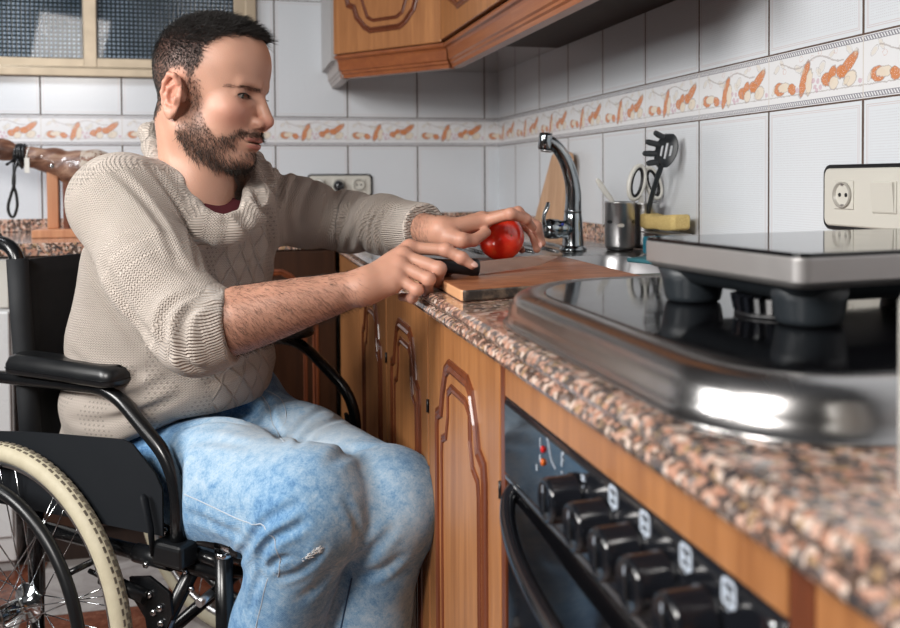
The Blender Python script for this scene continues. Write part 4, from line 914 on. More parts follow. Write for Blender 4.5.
# --- head frame
HS = 1.03; ph = rad(-26); pt = rad(9); rl = rad(-2)
Fw = A3((math.cos(ph), math.sin(ph), 0)); Lf = A3((-math.sin(ph), math.cos(ph), 0)); Up = A3((0, 0, 1))
Fh = Fw * math.cos(pt) - Up * math.sin(pt); Uh = Fw * math.sin(pt) + Up * math.cos(pt)
Lh = Lf * math.cos(rl) + Uh * math.sin(rl); Uh = Uh * math.cos(rl) - Lf * math.sin(rl)
HR = np.stack([Fh, Lh, Uh], 1)            # columns
HC = A3(J['head']) + A3((.004, 0, -.002))
def toh(p): return (p - HC) @ HR / HS
def frh(q): return A3(q) @ HR.T * HS + HC
def sym(q): r = q.copy(); r[:, 1] = np.abs(r[:, 1]); return r
def rotm(ax, a):
    return A3(Matrix.Rotation(a, 3, ax))
def head_sdf(q):
    """q in head frame: x forward, y left, z up, metres"""
    s = sym(q)
    d = ell(s, (-.002, 0, .034), (.087, .0755, .084))
    d = smin(d, ell(s, (.040, 0, .046), (.055, .060, .060)), .03)
    d = smin(d, ell(s, (.045, 0, -.030), (.047, .055, .075)), .03)          # mid face
    d = smin(d, ell(s, (.020, 0, -.062), (.066, .056, .040)), .03)          # jaw body
    d = smin(d, cap(s, (.002, .053, -.068), (.066, .022, -.103), .017, .015), .02)  # jaw line
    d = smin(d, ell(s, (.078, 0, -.098), (.018, .021, .017)), .02)          # chin
    d = smin(d, ell(s, (.062, .037, -.027), (.024, .024, .020)), .02)       # cheek bone
    d = smin(d, cap(s, (.0900, .012, .0150), (.076, .040, .0165), .0065, .0060), .012)   # brow
    d = smax(d, -ell(s, (.098, .036, -.001), (.018, .021, .0130)), .010)     # eye socket
    d = smin(d, ell(s, (.0695, .034, -.001), (.0150, .0165, .0138)), .004)   # lids
    # nose
    n = cap(s, (.090, 0, .004), (.109, 0, -.031), .0072, .0095)
    n = smin(n, ell(s, (.1110, 0, -.0365), (.0100, .0098, .0088)), .006)
    n = smin(n, ell(s, (.1005, .0130, -.0405), (.0110, .0070, .0085)), .006)
    n = smin(n, cap(s, (.090, 0, -.044), (.106, 0, -.046), .010, .006), .006)
    d = smin(d, n, .009)
    d = smax(d, -ell(s, (.1050, .0065, -.0490), (.0060, .0036, .0040)), .002)
    # mouth region
    d = smin(d, ell(s, (.083, 0, -.069), (.019, .027, .018)), .012)
    d = smin(d, ell(s, (.0935, .004, -.0665), (.0095, .0215, .0048)), .004)
    d = smin(d, ell(s, (.0925, 0, -.0775), (.0095, .0205, .0058)), .004)
    d = smax(d, -ell(s, (.098, 0, -.0716), (.0150, .0262, .0012)), .0022)
    d = smax(d, -ell(s, (.102, 0, -.0885), (.007, .017, .0045)), .006)
    d = smax(d, -(cap(s, (.101, .019, -.046), (.084, .035, -.074), .0035, .003) + .0032), .006)
    d = smax(d, -(cap(s, (.083, .022, -.016), (.074, .042, -.018), .003, .003) + .0026), .006)
    # neck
    d = smin(d, cap(s, (-.026, 0, -.050), (.004, 0, -.155), .050, .050), .022)
    d = smin(d, cap(s, (.000, 0, -.085), (.020, 0, -.190), .040, .050), .025)
    d = smin(d, cap(s, (-.020, .050, -.050), (.040, .018, -.175), .010, .012), .018)
    d = smin(d, cap(s, (.004, 0, -.16), (.008, .08, -.235), .045, .040), .03)
    # ear
    c = A3((-.012, .0765, -.019)); R = rotm('Z', rad(22)) @ rotm('Y', rad(12)) @ rotm('X', rad(-6))
    e = (s - c) @ R / 1.08
    th = np.arctan2(e[:, 2], e[:, 0]); rr = np.sqrt((e[:, 0] / .0165) ** 2 + (e[:, 2] / .0300) ** 2)
    base = ell(e, (0, .000, -.001), (.0170, .0045, .0310))
    base = smax(base, -ell(e, (.001, .0070, .004), (.0115, .0065, .0220)), .002)
    hx = [(.008, .003, .019), (.001, .006, .0285), (-.009, .0065, .027), (-.0155, .0065, .014), (-.0165, .006, -.001), (-.012, .0045, -.015), (-.004, .003, -.025)]
    helix = chain(e, hx, [.003, .0036, .0038, .0036, .0034, .003, .004], .003)
    anti = chain(e, [(.001, .003, .016), (-.007, .0045, .008), (-.0085, .0045, -.004), (-.003, .0040, -.013), (.003, .003, -.014)], [.0022, .0028, .0028, .003, .003], .004)
    lobe = ell(e, (.0015, .002, -.0265), (.0075, .0042, .0080)); trag = ell(e, (.0105, .003, -.004), (.0035, .0045, .0060))
    ear = smin(smin(smin(smin(base, helix, .003), anti, .003), lobe, .005), trag, .004)
    ear = smax(ear, -ell(e, (.004, .006, -.004), (.0055, .008, .0060)), .003)
    ear = smin(ear, cap(s, (-.004, .066, -.020), (-.010, .072, -.005), .008, .009), .006)
    d = smin(d, ear * 1.08, .003)
    # lid slit
    d = smax(d, -ell(s, (.0855, .0355, -.0030), (.0120, .0155, .0046)), .0012)
    return d
# hair region polygon seen from the side (x, z), True inside
HP = A3([(.104, .105), (.086, .089), (.066, .086), (.045, .080), (.026, .062), (.027, .040), (.020, .026), (.014, .012), (.010, -.012), (.003, -.016), (.000, .014), (-.008, .022), (-.022, .020), (-.032, .004), (-.036, -.022), (-.044, -.040), (-.060, -.058), (-.14, -.075), (-.16, .2), (.104, .2)])
def poly_sd(x, z, P):
    """signed distance to polygon, negative inside"""
    d = np.full(len(x), 1e9); ins = np.zeros(len(x), bool); n = len(P)
    for i in range(n):
        a = P[i]; b = P[(i + 1) % n]; e = b - a; w = np.stack([x - a[0], z - a[1]], 1); t = np.clip((w @ e) / (e @ e), 0, 1); q = w - t[:, None] * e; d = np.minimum(d, (q * q).sum(1))
        c = ((a[1] > z) != (b[1] > z)) & (x < (b[0] - a[0]) * (z - a[1]) / (b[1] - a[1] + 1e-12) + a[0]); ins ^= c
    return np.where(ins, -1, 1) * np.sqrt(d)
BP = A3([(.012, .016), (.022, .014), (.027, -.005), (.031, -.030), (.042, -.052), (.058, -.066), (.072, -.062), (.080, -.054), (.090, -.0505), (.112, -.053), (.112, -.0660), (.094, -.0655), (.084, -.067), (.082, -.078), (.088, -.083), (.101, -.083), (.106, -.092), (.096, -.125), (.060, -.128), (.030, -.118), (.010, -.105), (-.006, -.085), (-.009, -.055), (.002, -.030), (.006, -.010)])
def hair_masks(q):
    x, z = q[:, 0], q[:, 2]; wob = .003 * np.sin(x * 400 + z * 300) + .002 * np.sin(z * 900 + q[:, 1] * 500)
    xs = x + np.maximum(0, .03 - np.abs(q[:, 1])) * -.15
    h = -poly_sd(xs + wob * .5, z + wob * .5, HP); b = -poly_sd(x + wob * .6, z + wob * .6, BP)
    return h, b
# --- hands
def hand_sdf(p, side, wr):
    H_ = HAND[side]; d = None; RR = {'index': (.0105, .0092, .0083, .0070), 'middle': (.0108, .0095, .0085, .0072), 'ring': (.0105, .0090, .0080, .0068), 'little': (.0096, .0080, .0070, .0060), 'thumb': (.0150, .0125, .0105, .0082)}
    mc = [A3(H_[k][0]) for k in ('index', 'middle', 'ring', 'little')]; W = A3(wr)
    for i, k in enumerate(('index', 'middle', 'ring', 'little')):
        f = chain(p, H_[k], RR[k], .003)
        for j in (1, 2): f = smin(f, np.sqrt(((p - A3(H_[k][j])) ** 2).sum(1)) - RR[k][j] * 1.10, .004)
        f = smin(f, np.sqrt(((p - mc[i]) ** 2).sum(1)) - RR[k][0] * 1.14, .004)
        d = f if d is None else smin(d, f, .0016)
    palm = None; cen = sum(mc) / 4; wax = (mc[3] - mc[0]); wax /= np.linalg.norm(wax)
    for i in range(4):
        root = W + wax * (-.014 + .0095 * i); c = cap(p, root, mc[i], .0165, .0125); palm = c if palm is None else smin(palm, c, .012)
    if side == 'R': palm = smin(palm, cap(p, W + A3((.004, 0, -.006)), mc[3] + A3((-.006, -.002, -.012)), .0175, .0125), .012)
    th = chain(p, H_['thumb'], RR['thumb'], .004); th = smin(th, cap(p, W + (A3(H_['thumb'][0]) - W) * .3, H_['thumb'][0], .018, .0155), .01)
    d = smin(d, palm, .006); d = smin(d, th, .006)
    return d
def fore_sdf(p, el, cu, wr, r):
    wa = None
    el = A3(el); wr = A3(wr); ab = wr - el; t = np.clip(((p - el) @ ab) / (ab @ ab), 0, 1); q = p - el - t[:, None] * ab
    rad_ = np.interp(t, [0, .25, .5, .75, .92, 1], r); return np.sqrt((q * q).sum(1)) - rad_
RF = [.045, .0475, .041, .0315, .0265, .0255]; LFr = [.043, .043, .039, .032, .0265, .0255]
def armR(p): return smin(fore_sdf(p, J['elR'], 0, J['wrR'], RF), hand_sdf(p, 'R', J['wrR']), .012) + .0006 * wav(p, 90, 5)
def armL(p): return smin(fore_sdf(p, J['elL'], 0, J['wrL'], LFr), hand_sdf(p, 'L', J['wrL']), .012) + .0006 * wav(p, 90, 6)
# --- torso core
SPZ = A3([.36, .46, .5359, .6601, .7774, .9111, .9962, 1.05, 1.12]); _P = [(-1.10, -1.33), (-1.095, -1.345), J['pelvis'], J['belly'], J['waist'], J['chest'], J['uchest'], (-1.003, -1.575), (-1.00, -1.58)]
SPX = A3([q[0] for q in _P]); SPY = A3([q[1] for q in _P])
def column(p, a, b, za, zb, e=2.4, dx=0, dl=0):
    """elliptic column along the spine; a = half width across, b = half depth"""
    z = p[:, 2]; cx = np.interp(z, SPZ, SPX) + DT[0] * dx + LT[0] * dl; cy = np.interp(z, SPZ, SPY) + DT[1] * dx + LT[1] * dl
    o = np.stack([p[:, 0] - cx, p[:, 1] - cy], 1); la = o @ LT[:2]; de = o @ DT[:2]; A = np.interp(z, za, a); Bb = np.interp(z, za, b)
    r = (np.abs(la / A) ** e + np.abs(de / Bb) ** e) ** (1 / e)
    d = (r - 1) * np.minimum(A, Bb); return smax(smax(d, z - zb[1], .03), zb[0] - z, .02)
def torso_core(p):
    d = column(p, [.14, .145, .13, .15, .14, .09], [.09, .105, .09, .09, .065, .04], [.45, .6, .75, .92, 1.0, 1.06], (.44, 1.04))
    d = smin(d, cap(p, A3(J['uchest']) - A3((0, 0, .03)), J['shR'], .05, .052), .03); d = smin(d, cap(p, A3(J['uchest']) - A3((0, 0, .03)), J['shL'], .05, .052), .03)
    d = smin(d, cap(p, J['shR'], J['elR'], .05, .04), .02); d = smin(d, cap(p, J['shL'], J['elL'], .05, .04), .02)
    d = smin(d, cap(p, J['neckT'], J['neckB'], .048, .055), .03)
    for s in 'RL': d = smin(d, cap(p, J['hip' + s], J['kn' + s], .075, .055), .03); d = smin(d, cap(p, J['kn' + s], J['an' + s], .052, .036), .02); d = smin(d, cap(p, J['pelvis'], J['hip' + s], .09, .085), .03)
    return d
def cut_patch(V, F, keep):
    k = keep(V)[F].all(1); F = F[k]; u, inv = np.unique(F, return_inverse=True); return V[u], inv.reshape(F.shape)
SKIN = A3((.52, .295, .208))
def build_body():
    patches = []
    hl = lambda p: head_sdf(toh(p)) * HS
    lo = HC - .21; hi = HC + A3((.16, .16, .17)); V, F = surface(hl, lo, hi, .0017)
    V, F = cut_patch(V, F, lambda v: v[:, 2] > 1.0)
    q = toh(V); s = sym(q); h, b = hair_masks(q); n = len(V)
    c = np.tile(SKIN, (n, 1)); vr = wav(V, 120, 9)[:, None]
    c *= 1 + .05 * vr
    def blend(mask, col):
        nonlocal c
        mask = np.clip(mask, 0, 1)[:, None]; c = c * (1 - mask) + A3(col) * mask
    g = lambda ctr, r: np.exp(-(((s - A3(ctr)) / A3(r)) ** 2).sum(1))
    blend(.45 * g((.115, 0, -.040), (.016, .016, .012)), (.60, .20, .15)); blend(.30 * g((.075, .045, -.035), (.03, .02, .018)), (.60, .22, .17))
    blend(.55 * g((-.014, .085, -.010), (.022, .014, .033)), (.62, .20, .14)); blend(.25 * g((.05, 0, .085), (.06, .06, .04)), (.62, .36, .26))
    blend(.55 * g((.088, .034, -.009), (.010, .020, .007)), (.36, .17, .12)); blend(.5 * g((.088, .030, .004), (.010, .014, .005)), (.40, .20, .15))
    lip = np.maximum(1 - (((s - A3((.096, .004, -.0668)))) / A3((.018, .0265, .0048))).__pow__(2).sum(1), 1 - (((s - A3((.096, 0, -.0776))) / A3((.017, .0250, .0056))) ** 2).sum(1))
    blend(np.clip(lip * 2.2, 0, .8), (.46, .15, .125)); blend(.8 * np.clip(1 - ((s - A3((.098, 0, -.0716))) / A3((.02, .027, .0017))).__pow__(2).sum(1), 0, 1), (.10, .02, .02))
    chin = np.clip((q[:, 0] - .050) / .02, 0, 1) * np.clip((q[:, 2] + .112) / .015, 0, 1) * np.clip((-.078 - q[:, 2]) / .008, 0, 1) * (1 - np.exp(-((np.abs(q[:, 1]) / .007) ** 2 + ((q[:, 2] + .088) / .007) ** 2)))
    blend(np.clip(b / .010, 0, 1) * (.52 + .12 * wav(V, 260, 12)) * (1 - .6 * chin), (.085, .058, .045))
    blend(.35 * g((.068, .040, -.030), (.03, .022, .022)), (.62, .24, .19))
    hz = np.clip(h / .008, 0, 1); top = np.clip((q[:, 2] - .010) / .05, 0, 1); blend(hz * (.74 + .24 * top), (.020, .016, .013))
    patches.append((V, F, c))
    for fn, cu, wr, HH in ((armR, J['elR'], J['wrR'], 'R'), (armL, J['elL'], J['wrL'], 'L')):
        pts = A3([wr] + [v for f in HAND[HH].values() for v in f] + [cu]); V, F = surface(fn, pts.min(0) - .06, pts.max(0) + .06, .0019)
        ax = A3(wr) - A3(cu); L = np.linalg.norm(ax); ax /= L; V, F = cut_patch(V, F, lambda v: (v - A3(cu)) @ ax > .01)
        t = (V - A3(cu)) @ ax / L; n = len(V); c = np.tile(SKIN * A3((.93, .88, .86)), (n, 1)) * (1 + .05 * wav(V, 70, 21)[:, None])
        k = np.zeros(n)
        for f in HAND[HH].values():
            for i, j in enumerate(f):
                k = np.maximum(k, np.exp(-((V - A3(j)) ** 2).sum(1) / (.013 ** 2)) * (.5 if i < 3 else .35))
        c = c * (1 - k[:, None] * .55) + A3((.62, .25, .19)) * k[:, None] * .55
        fm = (np.clip((1 - t) / .12, 0, 1) * .22)[:, None] * (1 + .5 * wav(V, 150, 30)[:, None]); c = c * (1 - fm) + A3((.28, .14, .09)) * fm
        patches.append((V, F, c))
    V, F = surface(torso_core, (-1.36, -1.97, .0), (-.50, -1.05, 1.12), .013); V, F = cut_patch(V, F, lambda v: (v[:, 2] < 1.075))
    patches.append((V, F, np.tile(SKIN, (len(V), 1))))
    off = 0; VV = []; FF = []; CC = []
    for V, F, c in patches: VV.append(V); FF.append(F + off); CC.append(c); off += len(V)
    return np.concatenate(VV), np.concatenate(FF), np.clip(np.concatenate(CC), .003, 1), patches
def skin_mat():
    m = NT('skin', .48); c = m.n('VertexColor', layer_name='col').outputs[0]; p = m.pos(); n = m.noise(p, 500, 3, .6); n2 = m.noise(p, 90, 3)
    c = m.mix(m.math('MULTIPLY', n2, .18), c, (.50, .17, .12)); m.link(c, 'Base Color'); m.bump(n, .4, .0008)
    m.set('Subsurface Weight', .08); m.set('Subsurface Radius', (.006, .002, .001)); m.set('Subsurface Scale', 1.0); m.set('Specular IOR Level', .45); return m.m
BV, BF, BC, BPAT = build_body()
np_obj('body', BV, BF, skin_mat(), man, PO, col={'col': BC})
# --- eyes
def eyes():
    wm = plain('eye_white', (.62, .58, .54), .15); im = plain('iris_grey_green', (.05, .055, .04), .1); lm = plain('lash_black', (.008, .006, .005), .6)
    for sd in (-1, 1):
        c = frh((.0680, .0345 * sd, -.0015)); r = .0127 * HS
        e = obj('eye', MB().sphere(tuple(c - PO), r, 28, 18), wm, man)
        look = frh((.5, .06, -.12)) - frh((0, 0, 0)); look /= np.linalg.norm(look)
        ic = c + look * r * .80; b = MB().lathe([(.0058, -.001), (.0056, .0012), (.0045, .0022), (.001, .0030)], tuple(ic - PO), tuple(look), 24); obj('iris', b, im, e)
        pts = [frh((x, y * sd, z)) - PO for x, y, z in [(.0825, .0205, -.0042), (.0848, .0280, -.0002), (.0846, .0355, .0012), (.0815, .0435, -.0002), (.0750, .0500, -.0052)]]
        obj('lash_line', MB().tube(smoothpath(pts, 5), .0009, 6), lm, e)
        k = MB()
        for i in range(16):
            t = i / 15; u = smoothpath(pts, 15); q = u[int(t * (len(u) - 1))]; o = frh((.5, (.2 + (t - .5) * 1.2) * sd, -.12)) - frh((0, 0, 0)); o = Vector(o).normalized()
            k.tube([q, q + o * .004 + Vector((0, 0, -.0006)), q + o * .007 + Vector((0, 0, .0003))], [.0003, .00022, .00006], 4)
        obj('eyelashes', k, lm, e)
eyes()
# --- strands of hair
def strands(roots, dirs, lens, wid, bend, name, mat, kind=None, label=None):
    n = len(roots); nr = RNG.normal(size=(n, 3)); t = dirs / np.linalg.norm(dirs, axis=1)[:, None]
    a = np.cross(t, nr); a /= np.linalg.norm(a, axis=1)[:, None]; b = np.cross(t, a); V = []
    for k, (s_, w) in enumerate(((0, 1), (.5, .8), (1, .12))):
        c = roots + t * (lens * s_)[:, None] + bend * (lens * s_ * s_)[:, None]
        for j in range(3):
            an = 2 * math.pi * j / 3; V.append(c + (a * math.cos(an) + b * math.sin(an)) * (wid * w)[:, None])
    V = np.stack(V, 1).reshape(-1, 3); F = []
    for k in range(2):
        for j in range(3): F.append([k * 3 + j, k * 3 + (j + 1) % 3, (k + 1) * 3 + (j + 1) % 3, (k + 1) * 3 + j])
    F = (A3(F)[None] + (np.arange(n) * 9)[:, None, None]).reshape(-1, 4).astype(int)
    o = np_obj(name, V, F, mat, man, PO)
    if kind: o['kind'] = kind
    if label: o['label'] = label
    return o
def sample_faces(V, F, dens, mask):
    """random points with normals on quads, density per m2 times mask per vertex"""
    P = V[F]; n = np.cross(P[:, 2] - P[:, 0], P[:, 3] - P[:, 1]); ar = np.linalg.norm(n, axis=1) / 2; n /= (2 * ar + 1e-12)[:, None]
    w = mask[F].mean(1); e = ar * dens * w; cnt = np.floor(e + RNG.random(len(e))).astype(int); i = np.repeat(np.arange(len(F)), cnt); u = RNG.random((len(i), 2))
    q = P[i]; p = (q[:, 0] * (1 - u[:, :1]) + q[:, 1] * u[:, :1]) * (1 - u[:, 1:]) + (q[:, 3] * (1 - u[:, :1]) + q[:, 2] * u[:, :1]) * u[:, 1:]
    return p, n[i]
def all_hair():
    V, F, _ = BPAT[0]; q = toh(V); h, b = hair_masks(q)
    hm = plain('black_brown_hair', (.012, .009, .0075), .62); bm = plain('dark_beard_hair', (.026, .017, .012), .6)
    W = lambda v: v @ HR.T       # head-frame direction to world
    # orientation sign of normals
    def outn(p, n):
        c = frh((-.01, 0, .0)); s = np.sign(((p - c) * n).sum(1)); return n * s[:, None]
    # scalp
    p, n = sample_faces(V, F, 330000, np.clip(h / .006, 0, 1)); n = outn(p, n); qq = toh(p); m = len(p)
    top = np.clip((qq[:, 2] - .022) / .060, 0, 1); keep = RNG.random(m) < (.80 + .20 * top); p, n, qq, top = p[keep], n[keep], qq[keep], top[keep]; m = len(p)
    dv = np.zeros((m, 3)); front = np.clip((qq[:, 0] - .0) / .08, 0, 1)
    dv[:, 0] = top * (.9 - .2 * front) - (1 - top) * .35; dv[:, 2] = -(1 - top) * .9 + top * .35; dv[:, 1] = qq[:, 1] * 3 * top
    dv = W(dv) + n * (.35 + .75 * top)[:, None] + RNG.normal(size=(m, 3)) * (.10 + .42 * top)[:, None]
    L = (.0050 + .014 * top ** 1.5 + .004 * top * front) * (.45 + .85 * RNG.random(m)) * HS
    strands(p - n * .0008, dv, L, np.full(m, .00042), -n * .25 * top[:, None] + W(np.tile(A3((.25, 0, -.12)), (m, 1))), 'hair', hm, 'stuff', 'short black hair, longer on top, faded sides')
    # beard and moustache
    chin = np.clip((q[:, 0] - .050) / .02, 0, 1) * np.clip((q[:, 2] + .112) / .015, 0, 1) * np.clip((-.078 - q[:, 2]) / .008, 0, 1) * (1 - np.exp(-((np.abs(q[:, 1]) / .007) ** 2 + ((q[:, 2] + .088) / .007) ** 2)))
    mou = ((q[:, 0] > .075) & (q[:, 2] > -.0665)).astype(float); p, n = sample_faces(V, F, 240000, np.clip(b / .007, 0, 1) * (1 - .75 * chin) * (1 + 1.2 * mou)); n = outn(p, n); qq = toh(p); m = len(p)
    dv = np.stack([.35 + 0 * qq[:, 0], qq[:, 1] * 2, -1.0 + 0 * qq[:, 0]], 1); mo = (qq[:, 0] > .08) & (qq[:, 2] > -.066)
    dv[mo] = np.stack([.2 + 0 * qq[mo, 0], np.sign(qq[mo, 1]) * .8, -.6 + 0 * qq[mo, 0]], 1)
    jaw = np.clip((-.045 - qq[:, 2]) / .04, 0, 1); L = (.0034 + .0040 * jaw) * (.6 + .7 * RNG.random(m)); L[mo] = .0062
    strands(p - n * .0006, W(dv) + n * .55 + RNG.normal(size=(m, 3)) * .42, L, np.full(m, .00031), W(np.tile(A3((.2, 0, -.3)), (m, 1))) + RNG.normal(size=(m, 3)) * .3, 'beard', bm, 'stuff', 'short dark stubble beard and moustache')
    # eyebrows
    s = sym(q); arc_z = .0098 + .0012 * np.clip((s[:, 1] - .010) / .03, 0, 1) - .25 * np.clip(s[:, 1] - .042, 0, 1); br = ((s[:, 1] > .010) & (s[:, 1] < .060) & (np.abs(s[:, 2] - arc_z) < .0032 - .07 * np.clip(s[:, 1] - .028, 0, 1)) & (s[:, 0] > .04)).astype(float)
    for sd, nm in ((-1, 'eyebrow'), (1, 'eyebrow')):
        p, n = sample_faces(V, F, 520000, br * (np.sign(q[:, 1]) == sd)); n = outn(p, n); qq = toh(p); m = len(p)
        dv = W(np.stack([-.3 + 0 * qq[:, 0], sd * .9 + 0 * qq[:, 0], .25 + 0 * qq[:, 0]], 1)) + n * .25 + RNG.normal(size=(m, 3)) * .2
        strands(p, dv, np.full(m, .006) * (.6 + .5 * RNG.random(m)), np.full(m, .00026), n * -.15, nm, bm, 'stuff')
    # fine hair on the near forearm
    for pi_, ax0, ax1, nm in ((1, J['elR'], J['wrR'], 'forearm_hair'), (2, J['elL'], J['wrL'], 'forearm_hair')):
        V, F, _ = BPAT[pi_]; ax = A3(ax1) - A3(ax0); L_ = np.linalg.norm(ax); t = (V - A3(ax0)) @ ax / L_ ** 2
        msk = np.clip((1.02 - t) / .15, 0, 1) * np.clip((t - .05) / .1, 0, 1); p, n = sample_faces(V, F, 95000, msk); c = A3(ax0) + ((p - A3(ax0)) @ ax / L_ ** 2)[:, None] * ax; s = np.sign(((p - c) * n).sum(1)); n = n * s[:, None]; m = len(p)
        dn = np.tile(ax / L_ * .8 + A3((0, 0, -.7)), (m, 1)); dn -= n * (dn * n).sum(1)[:, None]
        strands(p, dn + n * .22 + RNG.normal(size=(m, 3)) * .22, .010 * (.5 + .8 * RNG.random(m)), np.full(m, .00014), np.tile(A3((0, 0, -.3)), (m, 1)), nm, bm, 'stuff')
all_hair()
def nails():
    nm = plain('fingernail', (.66, .40, .33), .25)
    for s, names in (('R', ('index',)), ('L', ('index', 'middle', 'thumb'))):
        for k in names:
            f = HAND[s][k]; a, b = A3(f[2]), A3(f[3]); d = b - a; d /= np.linalg.norm(d); prev = a - A3(f[1]); prev /= np.linalg.norm(prev)
            up = -(prev - d * (prev @ d)); up = -up if s == 'X' else up; nn = np.linalg.norm(up)
            if nn < .05: up = A3((0, 0, 1)) - d * d[2]; nn = np.linalg.norm(up)
            up = up / nn
            if up[2] < -.2 and s == 'R': up = -up
            sd = np.cross(d, up); r = .0068 if k != 'thumb' else .0080
            c = b + up * (r * .72) + d * .0015; R = Matrix(((d[0], sd[0], up[0]), (d[1], sd[1], up[1]), (d[2], sd[2], up[2])))
            obj('fingernail', MB().sphere(tuple(c - PO), 1, 16, 10, (.0068, .0050, .0022), R), nm, man)
nails()
# ---------------------------------------------------------------- wheelchair (local x forward, y to its left)
def wheelchair():
    t = thing('wheelchair', 'black folding wheelchair with cream tyres carrying the seated man', 'wheelchair', (-1.1456, -1.2669, 0), rad(-42))
    BP_ = plain('black_powder_coat', (.006, .0065, .0075), .24, bump=(300, .04)); FB = plain('black_nylon_fabric', (.005, .0065, .009), .75, bump=(700, .4)); VN = plain('black_vinyl', (.006, .0068, .008), .34, bump=(90, .08))
    GU = plain('charcoal_side_guard', (.007, .009, .012), .65, bump=(60, .05), Specular_IOR_Level=.25); CR = M['chrome']; ST = M['steel_brushed']
    TY = NT('cream_tyre_rubber', .6, 0, (.56, .50, .36)); p = TY.pos(); n = TY.noise(p, 35, 4, .7); TY.link(TY.mix(n, (.42, .37, .25), (.62, .57, .43)), 'Base Color'); TY.bump(TY.noise(p, 220, 3), .2, .001)
    TR = NT('dark_tread', .7, 0, (.12, .105, .08)); p = TR.pos(); n = TR.noise(p, 60, 3); TR.link(TR.mix(n, (.07, .06, .05), (.26, .22, .16)), 'Base Color')
    T = lambda *a, **k: MB().tube(*a, **k)
    for sd in (-1, 1):
        W = (0, .28 * sd, .295); lab = None
        wh = obj('wheel', MB().tube([(.2620 * math.cos(a), W[1], .295 + .2620 * math.sin(a)) for a in [2 * math.pi * i / 72 for i in range(72)]], .0085, 12, True, flat=1.0, up=(0, 1, 0)), ST, t)
        ring = lambda R, dy, n_=96: [(R * math.cos(a), W[1] + dy, .295 + R * math.sin(a)) for a in [2 * math.pi * i / n_ for i in range(n_)]]
        obj('tyre', MB().tube(ring(.2790, 0), .0165, 18, True, up=(0, 1, 0)), TY.m, wh)
        tr = MB()
        for j, dy in enumerate((-.0060, 0, .0060)):
            for i in range(110):
                a = 2 * math.pi * (i + .5 * (j % 2)) / 110; R = .2790 + .0163 * math.cos(dy / .0185 * 1.3) ; tr.box((-.0050, dy - .0020, -.0014), (.0050, dy + .0020, .0010), Matrix.Translation((R * math.cos(a), W[1], .295 + R * math.sin(a))) @ Matrix.Rotation(-a + math.pi / 2, 4, 'Y'))
        obj('tread', tr, TR.m, wh)
        hub = obj('hub', MB().lathe([(.010, -.045), (.034, -.040), (.036, -.037), (.034, -.034), (.016, -.030), (.016, .030), (.034, .034), (.036, .037), (.034, .040), (.012, .050), (.009, .054), (.001, .055)], W, (0, sd, 0), 32), CR, wh)
        for i in range(36):
            a0 = 2 * math.pi * (i // 2) / 18 + (.04 if i % 2 else 0); a1 = 2 * math.pi * i / 36 + (.55 if (i // 2) % 2 else -.55) * (1 if i % 2 else .8); dy = .037 if i % 2 else -.037
            obj('spoke', T([(.032 * math.cos(a0), W[1] + dy * sd, .295 + .032 * math.sin(a0)), (.256 * math.cos(a1), W[1], .295 + .256 * math.sin(a1))], .0011, 6), CR, wh)
        hr = obj('handrim', MB().tube(ring(.2420, .050 * sd), .0100, 14, True, up=(0, 1, 0)), VN, wh)
        for i in range(6):
            a = 2 * math.pi * i / 6 + .55; obj('handrim_bracket', T([(.242 * math.cos(a), W[1] + .048 * sd, .295 + .242 * math.sin(a)), (.257 * math.cos(a), W[1] + .008 * sd, .295 + .257 * math.sin(a))], .0055, 8), BP_, hr)
        y = .225 * sd
        # back post and push handle
        po = obj('back_post', T(fillet([(-.005, y, .28), (-.005, y, .50), (-.030, y, .84), (-.036, y, .925), (-.16, y, .945)], .05, 8), .0125, 16), BP_, t)
        obj('push_grip', T([(-.10, y, .936), (-.20, y, .952)], .017, 16), VN, po)
        obj('back_sleeve', MB().tube([(-.006, y, .53), (-.016, y, .66), (-.030, y, .80), (-.038, y, .905)], .0185, 16), FB, t)
        # arm rest
        ya = .247 * sd
        ar = obj('armrest_tube', T(fillet([(-.10, ya, .45), (-.10, ya, .693), (.225, ya, .702), (.345, ya, .610), (.368, ya, .56), (.368, ya, .452)], .045, 8), .0115, 16), BP_, t)
        pad = MB(); w_ = .030
        def pr(x, z, k, kx): return [(x + kx * 0, ya + w_ * k * sx, z) for sx in ()]
        rings = []
        for z, ins in ((.710, .004), (.714, 0), (.727, 0), (.737, .004), (.742, .012)):
            rings.append([(x, yy, z + (.004 * math.sin(max(0, min(1, (x + .04) / .3)) * 3.14) if z > .73 else 0)) for x, yy, _ in rrect(-.018 + ins, .252 - ins, ya - w_ + ins, ya + w_ - ins, .022, 6)])
        loft(pad, rings, True, True); p_ = obj('armrest_pad', pad, VN, ar)
        obj('pad_seam', MB().sweep([(x, yy,   .7205) for x, yy, _ in rrect(-.0186, .2526, ya - w_ - .0006, ya + w_ + .0006, .022, 6)], [(-.0008, -.0007), (.0008, -.0007), (.0008, .0007), (-.0008, .0007)], True), BP_, p_)
        # guard panel
        gp = [(-.10, .595), (.05, .612), (.265, .628), (.288, .623), (.338, .583), (.352, .560), (.352, .487), (-.10, .470)]
        if sd > 0: gp = [(x, .47 + (z - .47) * .45) for x, z in gp]
        obj('side_guard', MB().add([(x, ya + sd * o, z) for o in (.016, .0125) for x, z in gp], [tuple(range(8)), tuple(range(8, 16))[::-1]] + [(i, (i + 1) % 8, 8 + (i + 1) % 8, 8 + i) for i in range(8)]), GU, t)
        # frame rails
        yr = .222 * sd
        sr = obj('seat_rail', T([(-.005, yr, .478), (.478, yr, .478)], .0125, 16), BP_, t)
